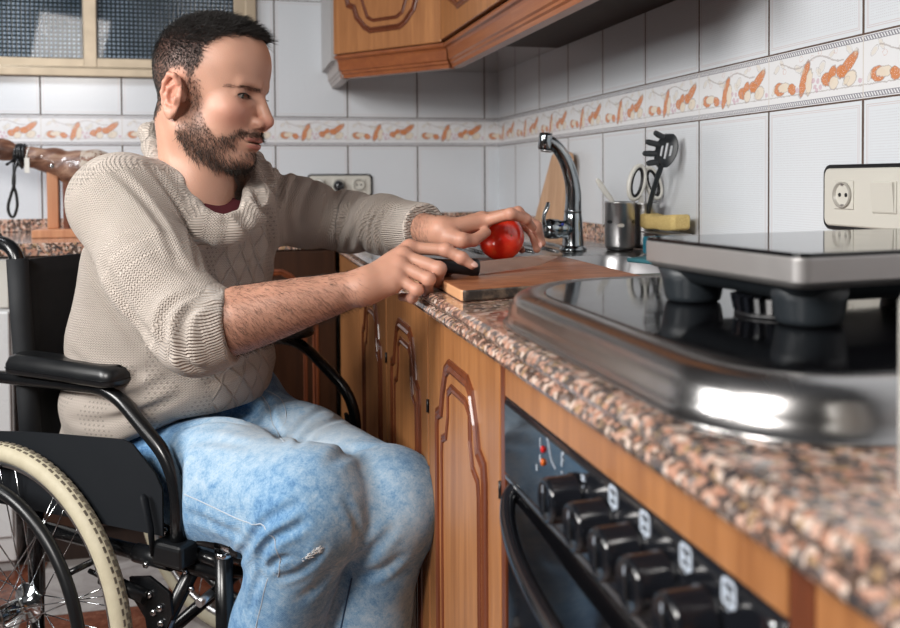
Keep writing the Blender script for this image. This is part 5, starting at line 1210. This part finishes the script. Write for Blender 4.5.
        obj('chrome_end', T([(.432, yr, .478), (.468, yr, .478)], .0135, 20), CR, sr); obj('end_cap', MB().lathe([(.001, -.003), (.016, -.002), (.0175, .002), (.0175, .010), (.014, .015), (.001, .016)], (.466, yr, .478), (1, 0, 0), 24), BP_, sr)
        obj('lower_rail', T([(-.005, yr, .425), (.44, yr, .428)], .0125, 16), BP_, t); obj('bottom_rail', T(fillet([(-.005, yr, .30), (-.005, yr, .215), (.44, yr, .20)], .03), .0115, 14), BP_, t)
        obj('rail_collar', T([(.15, yr, .478), (.19, yr, .478)], .0165, 16), VN, sr); obj('rail_collar', T([(.25, yr, .426), (.33, yr, .427)], .0155, 16), VN, sr)
        fp = obj('front_post', T([(.440, yr, .463), (.440, yr, .165)], .0140, 18), BP_, t); obj('post_ring', T([(.440, yr, .458), (.440, yr, .466)], .0150, 18), CR, fp)
        obj('front_link', T([(.36, yr, .452), (.44, yr, .445)], .010, 12), BP_, t)
        obj('rear_post', T([(-.005, yr, .30), (-.005, yr, .52)], .0140, 16), BP_, t)
        # socket clamp and lever
        cl = obj('armrest_socket', MB().box((.330, ya - .022, .440), (.395, ya + .020, .478)), VN, t, .008, seg=3)
        obj('locking_lever', MB().tube([(.335, ya + .02 * sd, .455), (.338, ya + .027 * sd, .50), (.326, ya + .028 * sd, .545), (.322, ya + .028 * sd, .552)], [.005, .006, .0075, .004], 10, flat=.6), GU, cl)
        for (x, z, r) in ((.310, .438, .0065), (.330, .482, .007), (.285, .418, .006), (.372, .425, .005), (.385, .40, .005)): obj('bolt', MB().lathe([(r, 0), (r, .003), (r * .8, .005), (r * .5, .006), (.001, .0062)], (x, yr + .0125 * sd, z), (0, sd, 0), 6), CR, t)
        # brake
        bp = obj('brake_plate', MB().prism([(.255, .395), (.300, .405), (.345, .388), (.350, .352), (.325, .305), (.300, .290), (.290, .335), (.262, .362)], -.003, .003, Matrix.Translation((0, yr + .02 * sd, 0)) @ Matrix(((1, 0, 0, 0), (0, 0, 1, 0), (0, 1, 0, 0), (0, 0, 0, 1)))), BP_, t, .001)
        obj('brake_shoe', T([(.222, yr + .048 * sd, .398), (.300, yr + .030 * sd, .375)], .0115, 14), VN, bp); obj('brake_pin', T([(.196, yr + .052 * sd, .405), (.228, yr + .047 * sd, .397)], .004, 8), BP_, bp)
        for (x, z) in ((.303, .377), (.312, .350), (.326, .360), (.328, .336)): obj('bolt', MB().lathe([(.0065, 0), (.0065, .004), (.004, .006), (.001, .0062)], (x, yr + .023 * sd, z), (0, sd, 0), 6), CR, bp)
        obj('brake_rod', T(smoothpath([(.33, yr + .03 * sd, .33), (.31, yr + .03 * sd, .295), (.27, yr + .03 * sd, .285)], 5), .004, 8), BP_, bp)
        # caster
        cs = obj('caster_fork', MB().box((.425, yr - .022, .10), (.455, yr - .017, .16)).box((.425, yr + .017, .10), (.455, yr + .022, .16)).box((.42, yr - .022, .155), (.46, yr + .022, .168)), BP_, t, .002)
        obj('caster_wheel', MB().lathe([(.03, -.015), (.088, -.016), (.098, -.010), (.100, 0), (.098, .010), (.088, .016), (.03, .015)], (.42, yr, .100), (0, 1, 0), 40), VN, cs)
        obj('anchor_bolt', T([(.425, yr + .012 * sd, .40), (.425, yr + .040 * sd, .396)], .007, 10), ST, t)
    # brace, seat, back
    br = obj('cross_brace', T([(.345, -.205, .415), (.22, .205, .21)], .0115, 14), BP_, t); obj('cross_brace', T([(.345, .205, .415), (.20, -.205, .21)], .0115, 14), BP_, t)
    obj('diagonal_strut', T([(.375, -.222, .425), (.235, -.245, .17)], .0125, 14), BP_, t)
    obj('silver_sleeve', T([(.330, -.2295, .343), (.262, -.241, .219)], .0135, 14), ST, t)
    sb = MB(); nx, ny = 12, 12; top = [[(-.0 + .43 * i / nx, -.215 + .43 * j / ny, .492 - .035 * math.sin(math.pi * j / ny)) for j in range(ny + 1)] for i in range(nx + 1)]
    def slab(mb, grid, off):
        a = [p for r in grid for p in r]; n_ = len(a); m_ = len(grid[0]); b = [tuple(Vector(p) + Vector(off)) for p in a]; f = []
        for i in range(len(grid) - 1):
            for j in range(m_ - 1): k = i * m_ + j; f += [(k, k + 1, k + m_ + 1, k + m_), (n_ + k, n_ + k + m_, n_ + k + m_ + 1, n_ + k + 1)]
        for i in range(len(grid) - 1): k = i * m_; f.append((k, k + m_, n_ + k + m_, n_ + k)); k += m_ - 1; f.append((k + m_, k, n_ + k, n_ + k + m_))
        for j in range(m_ - 1): f.append((j + 1, j, n_ + j, n_ + j + 1)); k = (len(grid) - 1) * m_ + j; f.append((k, k + 1, n_ + k + 1, n_ + k))
        return mb.add(a + b, f, True)
    obj('seat_sling', slab(sb, top, (0, 0, -.006)), FB, t)
    g = [[(-.012 - .026 * i / nx - .030 * math.sin(math.pi * j / ny), -.222 + .444 * j / ny, .53 + .372 * i / nx) for j in range(ny + 1)] for i in range(nx + 1)]
    obj('backrest', slab(MB(), g, (.008, 0, 0)), FB, t)
wheelchair()
# ---------------------------------------------------------------- clothes
SLR = [J['shR'], tuple((A3(J['shR']) * .45 + A3(J['elR']) * .55) + A3((-.012, -.004, .0))), J['elR'], J['cuR']]
SLL = [J['shL'], tuple((A3(J['shL']) * .5 + A3(J['elL']) * .5) + A3((0, .004, .0))), J['elL'], tuple(A3(J['elL']) * .45 + A3(J['cuL']) * .55), J['cuL']]
def ang(off, tan, ref):
    ref = A3(ref); r = ref - tan * (tan @ ref)[:, None]; r /= np.linalg.norm(r, axis=1)[:, None]; b = np.cross(tan, r); return np.arctan2((off * b).sum(1), (off * r).sum(1))
def sleeve(p, pts, rs, ss, folds, ref, lim):
    s, off, dist, tan = poly_param(p, pts); a = s
    cum = np.concatenate([[0], np.cumsum([np.linalg.norm(A3(pts[i + 1]) - A3(pts[i])) for i in range(len(pts) - 1)])]); L_ = A3(pts[-1]) - A3(pts[-2]); L_ /= np.linalg.norm(L_); P_ = list(pts[:-1]) + [tuple(A3(pts[-1]) + L_ * .03)]
    d = chain(p, P_, list(np.interp(cum[:-1], ss, rs)) + [np.interp(cum[-1] + .02, ss, rs)], .030) + .004
    for (t0, w, amp, sl, a0, spread) in folds:
        g = np.exp(-((s - t0 - sl * np.cos(a - a0)) / w) ** 2); d -= amp * g * (.35 + .65 * np.exp(-(np.angle(np.exp(1j * (a - a0))) / spread) ** 2))
    return smax(d, s - lim, .004), s, a
RSL = ([.078, .076, .0725, .067, .0615, .062, .0585, .0520, .0500], [-.05, .05, .12, .20, .262, .30, .325, .345, .37])
LSL = ([.074, .070, .065, .062, .060, .057, .054, .051, .0485], [-.05, .04, .09, .16, .21, .30, .38, .44, .50])
SLEN = lambda P: sum(np.linalg.norm(A3(P[i + 1]) - A3(P[i])) for i in range(len(P) - 1))
LR_, LL_ = SLEN(SLR), SLEN(SLL)
LSL = (LSL[0], [x * LL_ / .50 for x in LSL[1]]); RSL = (RSL[0], [x * LR_ / .345 for x in RSL[1]])
FR = []; FL = []
VW = A3((0, -1, 0))   # seams and folds are strongest on the side facing the room
FR_ = [(.215, .008, .005, .02, .6, 1.2), (.245, .007, .006, .025, .8, 1.1), (.270, .007, .007, .02, 1.2, 1.2), (.292, .007, .006, .012, 1.4, 1.2), (.16, .012, .004, .03, .2, 1.0), (.09, .014, .004, -.03, 0, 1.2)]
FL_ = [(x * LL_ / .5, w, a, s, a0, sp) for x, w, a, s, a0, sp in [(.36, .0085, .010, .012, 0, 2.2), (.392, .0075, .010, .014, .2, 2.4), (.332, .008, .006, .02, .5, 1.6), (.425, .007, .005, .010, 0, 2.0), (.06, .009, .007, .02, 0, 1.6), (.09, .008, .006, .025, .4, 1.6), (.125, .010, .004, .03, 0, 1.5)]]
def sweater(p):
    z = p[:, 2]
    d = column(p, [.186, .190, .184, .178, .176, .150, .085], [.180, .184, .168, .148, .128, .100, .055], [.54, .62, .72, .82, .93, 1.0, 1.07], (.548 + 0 * z.mean(), 1.065), 2.2, dx=.016)
    # folds across the belly and under the near arm
    f = .0040 * np.sin(z * 62 + 10 * (p[:, 0] - p[:, 1]) + 1.2 * wav(p, 9, 2)) * np.clip((.78 - z) / .1, 0, 1) + .004 * wav(p, 17, 3) + .0015 * wav(p, 45, 8)
    d = d + f
    NB = A3(J['neckB']) - A3((0, 0, .022)); d = smin(d, cap(p, NB, A3(J['shR']) + A3((0, 0, .004)), .052, .072), .05); d = smin(d, cap(p, NB, A3(J['shL']) + A3((0, 0, .0)), .052, .066), .05)
    sr, s1, a1 = sleeve(p, SLR, RSL[0], RSL[1], FR, VW, LR_ + .002); sl, s2, a2 = sleeve(p, SLL, LSL[0], LSL[1], FL, (0, -.4, 1), LL_ + .016)
    ex = .0012 * wav(p, 60, 5)
    d = smin(d, sr + ex, .028); d = smin(d, sl + ex, .028)
    # open cowl: everything above the ring of the collar is carved away, then the rolled edge is added
    q = p - CC0; h_ = q @ CN; pl = poly_sd(q @ CU, q @ CV_, CPOLY)
    d = smax(d, -smax(pl - .002, -(h_ + .016), .012), .012)
    c2 = chain(p, P2C, [.0165] * len(P2C), .008) + .0012 * wav(p, 28, 14)
    d = smin(d, c2, .014)
    c1 = chain(p, P1C, [.0125] * 4 + [.014] * 4 + [.0125] * (len(P1C) - 8), .006) + .0014 * wav(p, 32, 4)
    d = smin(d, c1, .005)
    return d
CC0 = A3(COLLAR).mean(0); _e, _v = np.linalg.eigh(np.cov((A3(COLLAR) - CC0).T)); CN = _v[:, 0] * np.sign(_v[2, 0]); CU = _v[:, 2]; CV_ = np.cross(CN, CU)
CPOLY = np.stack([(A3(COLLAR) - CC0) @ CU, (A3(COLLAR) - CC0) @ CV_], 1)
P1C = [tuple(v) for v in smoothpath([Vector(v) for v in COLLAR + [COLLAR[0]]], 2)]; P2C = [tuple(v) for v in smoothpath([Vector(v) for v in COLLAR2 + [COLLAR2[0]]], 2)]
def hem_cut(p):
    """sweater ends at a sloping hem just over the lap"""
    o = p - A3(J['pelvis']); fr = o @ DT
    return A3(J['pelvis'])[2] + .010 + .085 * np.clip(fr / .17, -.3, 1.1) - p[:, 2]
def sweater_0(p): return smax(sweater(p), hem_cut(p), .018)
CRS = crease_set(sweater_0, [([(201, 292), (180, 300), (166, 312), (163, 332), (172, 352)], .0075, .0065), ([(217, 293), (196, 303), (184, 318), (182, 340), (190, 360)], .0065, .0055), ([(176, 352), (186, 364), (200, 370)], .006, .006),
    ([(372, 196), (362, 208), (355, 230), (347, 250)], .0065, .0085), ([(383, 197), (372, 212), (364, 232), (362, 251)], .006, .0080), ([(400, 201), (385, 213), (379, 233), (384, 253)], .0055, .0070),
    ([(287, 164), (279, 185), (276, 205), (278, 225)], .008, .008), ([(301, 167), (291, 188), (286, 215), (290, 238)], .007, .006), ([(318, 176), (306, 196), (300, 225)], .007, .005), ([(392, 200), (378, 214), (371, 233), (374, 252)], .005, .0065), ([(360, 192), (350, 208), (343, 228), (338, 248)], .0065, .0070), ([(340, 186), (330, 200), (322, 222)], .008, .004),
    ([(246, 172), (258, 195), (268, 225), (274, 262)], .008, .007), ([(236, 205), (248, 225), (256, 255), (258, 285)], .008, .005), ([(262, 158), (268, 178), (274, 200)], .007, .006),
    ([(100, 262), (118, 292), (140, 325), (166, 355)], .009, .006), ([(84, 250), (98, 285), (118, 318), (138, 345)], .008, .003), ([(70, 352), (95, 372), (125, 378), (150, 372)], .009, .004), ([(66, 392), (95, 400), (130, 396), (165, 380)], .009, .0045), ([(70, 420), (100, 422), (140, 412), (180, 396)], .007, .0035),
    ([(205, 384), (225, 374), (250, 360), (270, 340)], .008, .004), ([(110, 168), (130, 185), (160, 222), (178, 262)], .006, .0035), ([(150, 165), (172, 196), (190, 232), (200, 270)], .006, .0035), ([(205, 240), (222, 262), (232, 285)], .007, .003),
    ([(150, 255), (172, 262), (195, 275)], .010, .003), ([(128, 235), (155, 240), (180, 250)], .010, .003), ([(190, 312), (205, 306), (222, 306)], .005, .0025)])
def sweater_f(p): return smax(add_creases(p, sweater(p), CRS), hem_cut(p), .018)
def knit():
    m = NT('beige_knit', .85); U = m.n('UVMap').outputs[0]; u, v, _ = m.sep(U); p = m.pos()
    zn = m.n('Attribute', attribute_name='zone').outputs['Fac']
    z_is = lambda k: m.math('COMPARE', zn, float(k), .5)
    W, H = .0050, .0042
    uu = m.math('DIVIDE', u, W); fu = m.math('PINGPONG', uu, .5)                       # 0..0.5
    vv = m.math('ADD', m.math('DIVIDE', v, H), m.math('MULTIPLY', fu, 1.2))
    st = m.math('MULTIPLY', m.math('ADD', m.math('SINE', m.math('MULTIPLY', vv, 2 * math.pi)), 1), .5)
    col_ = m.math('MULTIPLY', m.math('SUBTRACT', .5, m.math('ABSOLUTE', m.math('SUBTRACT', fu, .25))), 2)
    plain_ = m.math('ADD', m.math('MULTIPLY', st, .55), m.math('MULTIPLY', col_, .45))
    plain_ = m.n('MapRange', {0: plain_, 1: .22, 2: .78}).outputs[0]
    rib = m.math('MULTIPLY', m.math('ADD', m.math('SINE', m.math('MULTIPLY', u, 2 * math.pi / .0046)), 1), .5)
    rib = m.math('ADD', m.math('MULTIPLY', rib, .85), m.math('MULTIPLY', st, .15))
    # lattice of travelling stitches
    su = m.math('DIVIDE', u, .042); sv = m.math('DIVIDE', v, .058)
    def ln(x): return m.math('SUBTRACT', 1, m.math('MULTIPLY', m.math('PINGPONG', x, .5), 2))
    d1 = ln(m.math('ADD', su, sv)); d2 = ln(m.math('SUBTRACT', su, sv)); lat = m.math('MAXIMUM', d1, d2)
    lat = m.n('MapRange', {0: lat, 1: .80, 2: .97}).outputs[0]; lat_h = m.math('ADD', m.math('MULTIPLY', lat, 1.5), m.math('MULTIPLY', plain_, .5))
    # lace: staggered holes
    lu = m.math('DIVIDE', u, .0085); lv = m.math('DIVIDE', v, .0075); row = m.math('FLOOR', lv); lu2 = m.math('ADD', lu, m.math('MULTIPLY', row, .5))
    cu_ = m.math('SUBTRACT', m.math('FRACT', lu2), .5); cv_ = m.math('SUBTRACT', m.math('FRACT', lv), .5)
    hole = m.math('LESS_THAN', m.math('ADD', m.math('MULTIPLY', cu_, cu_), m.math('MULTIPLY', cv_, cv_)), .055); gate = m.math('GREATER_THAN', m.math('SINE', m.math('ADD', m.math('MULTIPLY', u, 75), m.math('MULTIPLY', m.math('SINE', m.math('MULTIPLY', v, 70)), 1.2))), -.25)
    hole = m.math('MULTIPLY', hole, gate); lace_h = m.math('SUBTRACT', plain_, m.math('MULTIPLY', hole, 1.6))
    h = plain_
    for k, x in ((1, rib), (2, lat_h), (3, lace_h)):
        g = z_is(k); h = m.math('ADD', m.math('MULTIPLY', h, m.math('SUBTRACT', 1, g)), m.math('MULTIPLY', x, g))
    m.bump(h, .95, .0034)
    n = m.noise(p, 22, 3); base = m.mix(n, (.56, .478, .415), (.66, .58, .515)); fz = m.noise(p, 900, 2)
    base = m.mix(m.math('MULTIPLY', fz, .25), base, (.42, .37, .32)); base = m.mix(m.math('MULTIPLY', m.math('MULTIPLY', hole, z_is(3)), .6), base, (.20, .17, .14))
    base = m.mix(m.math('MULTIPLY', m.math('SUBTRACT', 1, plain_), .5), base, (.30, .26, .22))  # shade in stitch grooves, like the lace holes above, goes into the colour
    m.link(base, 'Base Color'); m.set('Sheen Weight', .25); m.set('Sheen Roughness', .5); m.set('Specular IOR Level', .2); return m.m
def build_sweater():
    V, F = surface(sweater_f, (-1.38, -2.0, .46), (-.53, -1.12, 1.22), .0036)
    sm_ = lambda P: [tuple(v) for v in smoothpath([Vector(v) for v in P], 6)]; s1, o1, d1, t1 = poly_param(V, sm_(SLR)); s2, o2, d2, t2 = poly_param(V, sm_(SLL)); nrm_ = lambda P, k: np.cross(A3(P[k]) - A3(P[0]), A3(P[-1]) - A3(P[k])); a1 = ang(o1, t1, nrm_(SLR, 2)); a2 = ang(o2, t2, nrm_(SLL, 2))
    r1 = np.interp(s1, RSL[1], RSL[0]); r2 = np.interp(s2, LSL[1], LSL[0]); cx = np.interp(V[:, 2], SPZ, SPX); cy = np.interp(V[:, 2], SPZ, SPY)
    o = np.stack([V[:, 0] - cx, V[:, 1] - cy], 1); la = o @ LT[:2]; de = o @ DT[:2]; at = np.arctan2(la, de); s3, o3, d3, t3 = poly_param(V, COLLAR + [COLLAR[0]])
    inn = lambda s, L: (s > .012) & (s < L + .02)
    reg = np.zeros(len(V), int); reg[(d1 - r1 < .045) & inn(s1, LR_)] = 1; reg[(d2 - r2 < .05) & inn(s2, LL_)] = 2; s4, o4, d4, t4 = poly_param(V, P2C); reg[(d3 < .026) | (d4 < .026)] = 3
    uvs = np.stack([np.stack([at * .175, V[:, 2]], 1), np.stack([a1 * .062, s1], 1), np.stack([a2 * .055, s2], 1), np.stack([s3, V[:, 2]], 1)], 0)
    fr = np.median(reg[F], axis=1).astype(int); uv = uvs[fr[:, None], F]                 # (nf,4,2)
    u0 = uv[:, :1, 0]; per = np.array([.175, .062, .055, 1e9])[fr][:, None] * 2 * np.pi; dv = uv[:, :, 0] - u0; uv[:, :, 0] = u0 + dv - np.round(dv / per) * per
    zone = np.zeros(len(V)); tor = reg == 0; au = np.abs(at - .06)
    zone[tor & (au < .40)] = 2; zone[tor & (au >= .40) & (au < .95)] = 3; zone[tor & (at < -.95) & (V[:, 2] < .74)] = 3
    zone[(reg == 1) & (s1 > LR_ - .042)] = 1; zone[(reg == 2) & (s2 > LL_ - .055)] = 1; zone[reg == 3] = 0
    band = (reg != 1) & (np.abs(s1) < .09) & (V[:, 2] > .93) & (np.abs(d1 - r1) < .035); zone[tor & (la < 0) & (V[:, 2] > .97) & (V[:, 2] < 1.09)] = 3
    return V, F, uv, zone
SV, SF, SUV, SZ_ = build_sweater()
np_obj('sweater', SV, SF, knit(), man, PO, uv=SUV.reshape(-1, 2), col={'zone': SZ_})
ts = NT('maroon_tshirt', .9, 0, (.085, .008, .015)); 
def tee(p):
    q = p - CC0; h_ = q @ CN; pl = poly_sd(q @ CU, q @ CV_, CPOLY); fc = A3(COLLAR[4]) * .5 + A3(COLLAR[5]) * .5
    sl = smax(pl - .004, np.abs(h_ + .004 + .10 * np.maximum(0, .06 - np.sqrt(((p - fc) ** 2).sum(1)))) - .0035, .003)
    return smax(sl, np.sqrt(((p - fc) ** 2).sum(1)) - .055, .004)
V, F = surface(tee, A3(J['neckB']) - .13, A3(J['neckB']) + .13, .004); np_obj('t_shirt', V, F, ts.m, man, PO)
# --- jeans
def leg(p, s):
    hp, kn, an = J['hip' + s], J['kn' + s], J['an' + s]; A = A3(hp); B = A3(kn); D_ = A3(an)
    back = DT * -.0
    mid = A * .5 + B * .5 + A3((0, 0, -.004)); P = [A, mid, B]; th = chain(p, P, [.104, .100, .083] if s == 'R' else [.102, .094, .076], .03)
    kc = ell(p, B + A3((.004, 0, .004)), (.080, .080, .078) if s == 'R' else (.073, .073, .074)); th = smin(th, kc, .03)
    m2 = B * .55 + D_ * .45 + A3((-.016, .016, 0)); sh = chain(p, [B + A3((0, 0, -.01)), m2, D_ + A3((0, 0, .03))], [.077, .067, .056] if s == 'R' else [.072, .066, .056], .03)
    return smin(th, sh, .035)
def creases(p, L, d):
    for a, b, w, amp in L:
        c = cap(p, a, b, 0, 0); d = d + amp * np.exp(-(c / w) ** 2)
    return d
LAP = (A3(J['hipR']) + A3(J['hipL'])) / 2 + A3((.050, -.015, .108))
def jeans_0(p):
    l1 = leg(p, 'R'); l2 = leg(p, 'L'); d = smin(l1, l2, .018)
    pv = ell(p, A3(J['pelvis']) + A3((.0, .0, -.005)), (.185, .185, .125)); pv = column(p, [.165, .168, .160, .150], [.125, .130, .120, .10], [.44, .52, .60, .68], (.445, .655), 2.2)
    d = smin(d, pv, .04)
    d = smin(d, ell(p, LAP, (.105, .10, .060)), .05)
    K = A3(J['knR']); K2 = A3(J['knL'])
    o = p[:, :2] - A3((-1.1456, -1.2669)); c_, s_ = math.cos(rad(-42)), math.sin(rad(-42)); la = o @ A3((-s_, c_)); fo = o @ A3((c_, s_))
    d = smax(d, -.229 - la - np.maximum(0, fo - .36) * 1.2, .02)
    d += .0022 * wav(p, 22, 11) + .0009 * wav(p, 60, 12)
    return d
CRJ = crease_set(jeans_0, [([(236, 562), (248, 545), (262, 526), (278, 514), (298, 504)], .0065, .0058), ([(263, 566), (261, 552), (274, 538), (290, 530), (304, 522)], .006, .0052), ([(268, 570), (277, 560), (290, 556)], .005, .0038), ([(278, 578), (296, 573), (314, 560), (324, 545)], .006, .0036),
    ([(262, 573), (254, 590), (250, 612)], .006, .004), ([(184, 512), (204, 520), (226, 530), (244, 536)], .007, .003), ([(200, 402), (240, 408), (262, 420), (283, 441)], .009, .004), ([(252, 391), (268, 400), (272, 420), (280, 438)], .0055, .0045), ([(297, 446), (308, 434), (322, 425), (342, 418)], .0065, .0042),
    ([(292, 436), (305, 420), (325, 408)], .007, .0025), ([(330, 462), (352, 450), (378, 446)], .009, .004), ([(180, 428), (215, 420), (248, 424)], .010, .004), ([(178, 445), (210, 440), (250, 446)], .009, .003), ([(362, 555), (378, 545), (392, 528)], .007, .005), ([(364, 575), (382, 570), (400, 556)], .008, .005),
    ([(345, 500), (356, 520), (360, 545)], .006, .003), ([(300, 600), (318, 585), (334, 565)], .009, .003)])
def jeans_f(p): return add_creases(p, jeans_0(p), CRJ)
def denim():
    m = NT('washed_denim', .8); p = m.pos(); n1 = m.noise(p, 9, 4, .6, .4); n2 = m.noise(m.mapping(p, (1, 1, 1)), 60, 5, .75, .4); n3 = m.noise(p, 320, 3, .8)
    f = m.math('ADD', m.math('ADD', m.math('MULTIPLY', n1, .34), m.math('MULTIPLY', n2, .46)), m.math('MULTIPLY', n3, .32))
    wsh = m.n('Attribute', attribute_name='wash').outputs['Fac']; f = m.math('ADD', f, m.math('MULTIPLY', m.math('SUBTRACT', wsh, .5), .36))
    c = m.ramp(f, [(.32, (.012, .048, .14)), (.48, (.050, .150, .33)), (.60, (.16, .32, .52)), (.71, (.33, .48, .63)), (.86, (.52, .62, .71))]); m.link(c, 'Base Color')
    tw = m.math('SINE', m.math('MULTIPLY', m.math('ADD', m.sep(p)[0], m.math('ADD', m.sep(p)[2], m.sep(p)[1])), 2600)); m.bump(m.math('ADD', m.math('MULTIPLY', tw, .3), n3), .4, .0012); m.set('Sheen Weight', .15); m.set('Specular IOR Level', .25); return m.m
V, F = surface(jeans_f, (-1.33, -2.0, .02), (-.52, -1.05, .72), .0042)
def build_jeans(V, F):
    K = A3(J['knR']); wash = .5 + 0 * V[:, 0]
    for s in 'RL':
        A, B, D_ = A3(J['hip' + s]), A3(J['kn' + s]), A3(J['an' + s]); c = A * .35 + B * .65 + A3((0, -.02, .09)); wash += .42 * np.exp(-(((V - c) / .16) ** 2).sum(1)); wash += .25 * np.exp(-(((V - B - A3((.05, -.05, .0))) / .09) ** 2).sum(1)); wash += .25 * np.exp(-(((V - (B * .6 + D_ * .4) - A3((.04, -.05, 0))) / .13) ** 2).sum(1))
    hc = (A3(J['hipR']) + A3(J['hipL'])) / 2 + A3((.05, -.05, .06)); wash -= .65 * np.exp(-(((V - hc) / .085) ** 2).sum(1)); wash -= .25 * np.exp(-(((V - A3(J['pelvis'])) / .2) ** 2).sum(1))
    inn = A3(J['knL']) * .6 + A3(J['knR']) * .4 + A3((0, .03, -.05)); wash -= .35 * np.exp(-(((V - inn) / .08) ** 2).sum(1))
    # patchy darker tone behind the knees
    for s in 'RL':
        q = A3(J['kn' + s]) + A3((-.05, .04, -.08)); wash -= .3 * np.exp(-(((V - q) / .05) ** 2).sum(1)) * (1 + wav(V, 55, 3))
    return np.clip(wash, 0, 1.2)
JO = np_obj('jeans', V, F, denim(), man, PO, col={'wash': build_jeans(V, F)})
def shoe(p):
    d = None
    for s_ in 'RL':
        a = A3(J['an' + s_]) * A3((1, 1, 0)); f = A3((.42, -.90, 0)); f /= np.linalg.norm(f)
        c = chain(p, [a - f * .035 + A3((0, 0, .045)), a + f * .06 + A3((0, 0, .042)), a + f * .15 + A3((0, 0, .034))], [.040, .040, .032], .02); c = smin(c, cap(p, a + A3((0, 0, .05)), a + A3((0, 0, .11)), .040, .038), .02); c = smax(c, .006 - p[:, 2], .006)
        d = c if d is None else np.minimum(d, c)
    return d
Vs, Fs = surface(shoe, (-1.1, -2.0, -.02), (-.55, -1.4, .2), .006); np_obj('shoes', Vs, Fs, plain('dark_leather', (.02, .017, .015), .5), man, PO)
# seams snapped onto the cloth
from mathutils.bvhtree import BVHTree
jb = BVHTree.FromPolygons([tuple(v) for v in V], [tuple(f) for f in F])
def seam(name, pts, mat, r=.0012, lift=.0004, par=None, n=10):
    out = []
    for q in smoothpath(pts, n):
        loc, nr, i, d_ = jb.find_nearest(q)
        if loc is None: continue
        s = 1 if (q - loc).dot(nr) > 0 else -1; out.append(loc + nr * s * lift - Vector(PO))
    return obj(name, MB().tube(out, r, 6), mat, par or JO)
thd = plain('pale_stitching', (.45, .50, .55), .8); sdn = plain('dark_denim_seam', (.03, .07, .15), .85)

def px_seam(name, pts, mat, r=.0009, n=6): return seam(name, list(ray_many([(v.x, v.y) for v in smoothpath([Vector((x, y, 0)) for x, y in pts], n)], jeans_0)), mat, r, .0004, JO, 2)
px_seam('side_seam', [(184, 494), (200, 501), (215, 508), (236, 518), (250, 523), (262, 526), (272, 537), (278, 552), (280, 566), (278, 577)], thd, .0010)
px_seam('side_seam', [(268, 578), (264, 592), (261, 606), (257, 622), (254, 640)], thd, .0009)
px_seam('fly_seam', [(252, 391), (262, 395), (269, 405), (271, 420), (276, 430), (284, 441)], thd, .0008)
px_seam('fly_seam', [(268, 391), (280, 398), (285, 408), (286, 420), (282, 431)], thd, .0007)
px_seam('inner_seam', [(352, 578), (347, 600), (341, 628), (337, 650)], sdn, .0014)
px_seam('pocket_edge', [(152, 418), (160, 408), (170, 402)], sdn, .0016)
fr = MB(); R_ = random.Random(3)
for i in range(60):
    t = R_.random(); x = 300 + 20 * t; y = 560 - 12 * t + R_.uniform(-2.2, 2.2); qq_ = ray_many([(x, y), (x + R_.uniform(2, 6), y - R_.uniform(-1, 3))], jeans_0); a = Vector(qq_[0]) - Vector(PO); b = Vector(qq_[1]) - Vector(PO); o_ = Vector((0, -.0012, 0)); fr.tube([a + o_ * .3, (a + b) / 2 + o_ * 1.6, b + o_ * .3], .0004, 4)
fo_ = obj('frayed_patch', fr, plain('white_threads', (.75, .76, .76), .9), JO); fo_['kind'] = 'stuff'
# ---------------------------------------------------------------- knife
def knife():
    a, b, c = (Vector(J[k]) for k in ('knife_tail', 'knife_heel', 'knife_tip'))
    t = thing('kitchen_knife', 'kitchen knife with black handle held in the man\'s right hand', 'knife', tuple(b))
    ax = (c - b).normalized(); ha = (b - a).normalized(); up = Vector((0, 0, 1)); upb = (up - ax * up.dot(ax)).normalized(); sd = ax.cross(upb)
    L = (c - b).length; pr = [(0, .0085), (L * .5, .0080), (L * .8, .0060), (L, .0016), (L * .96, -.0030), (L * .75, -.0095), (L * .4, -.0115), (0, -.0118)]
    n = len(pr); vs = [ax * x + upb * z + sd * (w * (.0011 if z > -.002 else .0004)) for w in (1, -1) for x, z in pr]
    obj('blade', MB().add(vs, [tuple(range(n)), tuple(range(n, 2 * n))[::-1]] + [(i, (i + 1) % n, n + (i + 1) % n, n + i) for i in range(n)]), M['steel_blade'], t)
    h = MB(); rings = []; uph = (up - ha * up.dot(ha)).normalized(); sh = ha.cross(uph)
    for k, (s_, hh, ww) in enumerate(((0, .0125, .008), (-.003, .0145, .0085), (-.010, .0145, .0085), (-.014, .0115, .008), (-.04, .0105, .0085), (-.075, .0110, .0090), (-.098, .0130, .0085), (-.108, .0100, .007), (-.110, .006, .004))):
        rings.append([ha * s_ + uph * (math.sin(x) * hh - .0015) + sh * (math.cos(x) * ww) for x in [2 * math.pi * i / 20 for i in range(20)]])
    loft(h, rings, True, True); obj('handle', h, M['black_plastic'], t)
M['steel_blade'] = plain('blade_steel', (.60, .56, .53), .2, 1, bump=(300, .03))
knife()
